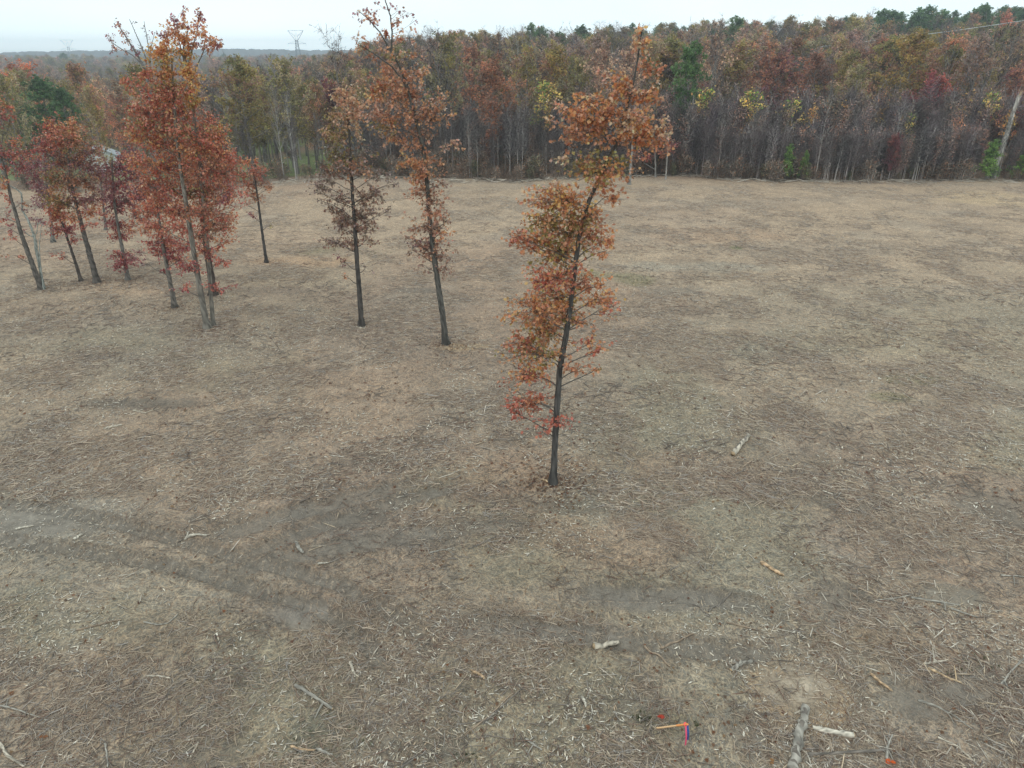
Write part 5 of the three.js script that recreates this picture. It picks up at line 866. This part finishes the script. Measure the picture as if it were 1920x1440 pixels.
shard('orange-brown splinter above the big grey log', [[1632, 1264], [1650, 1282], [1674, 1296]], 6, 'split', { split: 1 });
twig('long curved pale-grey stick at the right bottom', [[1722, 1312], [1760, 1325], [1790, 1345], [1822, 1368]], 4, 'grey', { forks: [[0.5, 12, 22]] });
twig('long stick reaching the bottom right corner', [[1758, 1384], [1796, 1400], [1818, 1420], [1842, 1444]], 4, 'pale');
twig('yellowish shredded branch at the right edge debris', [[1740, 1254], [1772, 1268], [1804, 1280]], 5, 'fresh', { forks: [[0.8, -4, -28]] });
twig('grey stick at the right edge, pointing up right', [[1878, 1282], [1896, 1258], [1922, 1234]], 4, 'grey', { forks: [[0.2, 8, 22]] });
twig('level stick at the right edge above the crossed pair', [[1876, 1080], [1900, 1081], [1924, 1083]], 3.5, 'grey', { forks: [[0.5, 2, 18]] });
twig('pale stick leading up to the big grey log', [[1488, 1340], [1500, 1335], [1511, 1329]], 4, 'pale');
twig('small stick left of the survey stake, pointing down right', [[1118, 1370], [1140, 1384], [1162, 1398]], 4, 'brown');
shard('curved pale chip above left of the survey stake', [[1090, 1308], [1096, 1318], [1098, 1328]], 6, 'white', { split: 1 });
shard('forked pale splinter left of the small brown stick', [[1028, 1362], [1038, 1354], [1047, 1344]], 4, 'pale', { forks: [[0.3, -14, 0]] });
twig('pale forked twig lying at the bottom centre', [[986, 1388], [1000, 1398], [1016, 1408]], 5, 'grey', { forks: [[0.5, -14, 26]] });
twig('dark stick at the bottom edge left of the pale forked twig', [[752, 1440], [776, 1424], [800, 1411]], 4, 'dark');
shard('reddish split piece in the chip-strewn middle foreground', [[884, 1258], [900, 1268], [910, 1276]], 6, 'split', { split: 1 });
shard('pale upright-looking splinter above the propped pole', [[656, 1242], [661, 1256], [666, 1272]], 6, 'pale', { split: 1 });
twig('longest twig of a dark bundle at the bottom centre left', [[872, 1378], [920, 1340], [960, 1302]], 3, 'brown', { group: null });
twig('second twig of the dark bundle, just right of the longest', [[905, 1358], [950, 1318], [985, 1288]], 3, 'dark');
twig('thin short twig crossing the foot of the dark bundle', [[856, 1358], [900, 1352], [930, 1338]], 2.5, 'dark');
shard('orange-tan splinter at the bottom left of centre', [[544, 1399], [566, 1405], [592, 1406]], 5, 'split', { split: 1 });
shard('grey splinter end to end with the orange-tan one', [[592, 1404], [608, 1410], [624, 1417]], 6, 'grey', { split: 1 });
twig('pale stick slanting at the lower left corner', [[0, 1394], [14, 1418], [46, 1440]], 6, 'pale');
twig('long thin stick near the left bottom edge', [[0, 1325], [40, 1334], [90, 1351]], 3.5, 'grey', { forks: [[0.2, 2, -16]] });
twig('brown stick left of the middle distance, pointing up right', [[144, 1183], [184, 1174], [228, 1163]], 3.5, 'brown', { forks: [[0.7, 12, -18]] });
twig('bent pale twig beside the brown stick at the left', [[270, 1166], [296, 1172], [315, 1168], [334, 1150]], 3, 'grey');
twig('pale stick lying level at the left bottom', [[274, 1268], [296, 1268], [320, 1273]], 4, 'pale');
twig('tan stick pointing up right near the left bottom', [[258, 1377], [282, 1370], [306, 1363]], 3.5, 'brown');
twig('short stick pointing to the camera near the left bottom', [[198, 1396], [201, 1418], [203, 1440]], 4, 'grey');
twig('forked pale stick near the bottom, left third', [[358, 1422], [366, 1406], [372, 1393]], 4, 'pale', { forks: [[0.9, -26, 20]] });
shard('pale splinter on the bare grey patch at the left edge', [[28, 994], [46, 990], [64, 987]], 5, 'white', { split: 1 });
shard('bright splinter below the bare grey patch at the left', [[138, 1014], [147, 1008], [155, 1003]], 6, 'white', { split: 1 });
twig('dark stick above the bare grey patch at the left', [[54, 920], [74, 910], [93, 899]], 3.5, 'grey');
shard('tan curved branch in the left middle field', [[194, 806], [210, 801], [229, 798]], 3.5, 'pale', { taper: 1.2 });
twig('forked pale twig in the left middle field', [[250, 770], [262, 772], [274, 775]], 2.6, 'pale', { forks: [[0.9, 26, -8]] });
shard('grey splinter lying beside the wheel ruts, left of centre', [[554, 1021], [561, 1029], [569, 1037]], 7, 'grey', { split: 1 });
shard('white splinter beside the wheel ruts, left of centre', [[596, 1059], [606, 1058], [616, 1057]], 5, 'white', { split: 1 });
shard('pale shredded wood lump left of the wheel ruts', [[344, 1008], [366, 1007], [390, 1004]], 6, 'white', { split: 1, forks: [[0.2, 4, -8]] });
twig('thin curved stick on the ground below the leaning oak', [[878, 1030], [906, 1018], [930, 1006], [980, 1010]], 2.6, 'dark');
twig('pale broken stick left of the thin curved one', [[806, 1037], [828, 1032], [852, 1027]], 3.2, 'grey', { forks: [[0.7, 16, 12]] });
shard('tan bark strip at the foot of the leaning oak', [[1018, 901], [1028, 906], [1040, 912]], 4.5, 'fresh', { split: 1 });
shard('pale strip of wood at the foot of the grey-brown thin oak', [[667, 613], [677, 615], [687, 614]], 2.6, 'pale', { split: 1 });
twig('long pale stick in the right middle field', [[1592, 604], [1612, 609], [1632, 611]], 1.6, 'pale');
shard('pale splinter in the middle of the right field', [[1540, 920], [1552, 925], [1562, 928]], 3.5, 'white', { split: 1 });

// ---------------------------------------------------------------- survey stake with ribbons
{
  const foot = onGround(1232, 1366, 0), top = at(1288, 1358, -ground(1290, 1402).z), t = thing('survey_stake', 'leaning orange-tipped survey stake with pink and blue ribbons in the foreground', 'stake', foot);
  const ax = top.clone().sub(foot), L = ax.length(), up = V(0, 1, 0), q = new THREE.Quaternion().setFromUnitVectors(up, ax.clone().normalize());
  const mat = (r, g, b, rough = 0.7) => new THREE.MeshStandardMaterial({ color: new THREE.Color().setRGB(r, g, b), roughness: rough, side: THREE.DoubleSide });
  const bar = (y0, y1, w, d) => { const g = new THREE.BoxGeometry(w, y1 - y0, d, 1, 1, 1); g.translate(0, (y0 + y1) / 2, 0); g.applyQuaternion(q); return g; };
  part('lath', bar(-0.2, L * 0.68, 0.05, 0.028), mat(0.78, 0.50, 0.27), t);
  part('painted_tip', bar(L * 0.68, L + 0.02, 0.052, 0.03), mat(0.86, 0.33, 0.10), t);
  const knot = new THREE.TorusGeometry(0.036, 0.013, 8, 16); knot.rotateX(Math.PI / 2); knot.translate(0, L - 0.05, 0); knot.applyQuaternion(q); part('knot', knot, mat(0.88, 0.13, 0.12), t);
  const ribbon = (x0, z0, len, w, sway, tw) => { const g = new THREE.PlaneGeometry(w, len, 2, 14), p = g.attributes.position, tip = ax.clone().multiplyScalar((L - 0.05) / L); for (let i = 0; i < p.count; i++) { const f = 0.5 - p.getY(i) / len, a = tw * Math.sin(f * 3.4), x = p.getX(i); p.setXYZ(i, tip.x + x0 + x * Math.cos(a) + sway * f, tip.y - f * len * 0.97, tip.z + z0 + x * Math.sin(a) + 0.05 * Math.sin(f * 4)); } g.computeVertexNormals(); return g; };
  const drop = top.y - groundHeight(top.x, top.z) - 0.04;
  part('pink_ribbon', ribbon(0, 0.03, drop, 0.035, 0.07, 0.5), mat(0.88, 0.10, 0.22, 0.45), t);
  part('blue_ribbon', ribbon(0.045, 0.0, drop * 0.8, 0.045, 0.07, -0.3), mat(0.03, 0.09, 0.33, 0.45), t);
}
// small coloured things on the ground near the camera
function leafThing(px, py, size, c, label) { const p = onGround(px, py, 0.02), t = thing('fallen_leaf', label, 'leaf', p), r = rng(px), col = new Collector(); for (let k = 0; k < 3; k++) { const a = r() * 6.28; col.leaf(V((r() - 0.5) * 0.05, 0.01 + k * 0.012, (r() - 0.5) * 0.05), V(Math.cos(a), 0.2, Math.sin(a)).normalize(), V(0, 1, 0), size, LOBED, 0.5, c); } part('blade', col.build(), leafMat, t); }
leafThing(1243, 1348, 0.11, [0.62, 0.09, 0.05], 'bright red cluster of leaves just above the survey stake');
leafThing(1668, 1432, 0.11, [0.85, 0.16, 0.03], 'bright orange-red leaf by the stick at the bottom right');
leafThing(1104, 1367, 0.09, [0.33, 0.15, 0.08], 'orange-brown leaf left of the survey stake');
leafThing(81, 1385, 0.09, [0.33, 0.15, 0.07], 'orange-brown leaf near the bottom left corner');
leafThing(1450, 1432, 0.09, [0.42, 0.23, 0.10], 'orange leaf at the bottom edge left of the big grey log');

renderer.render(scene, camera);
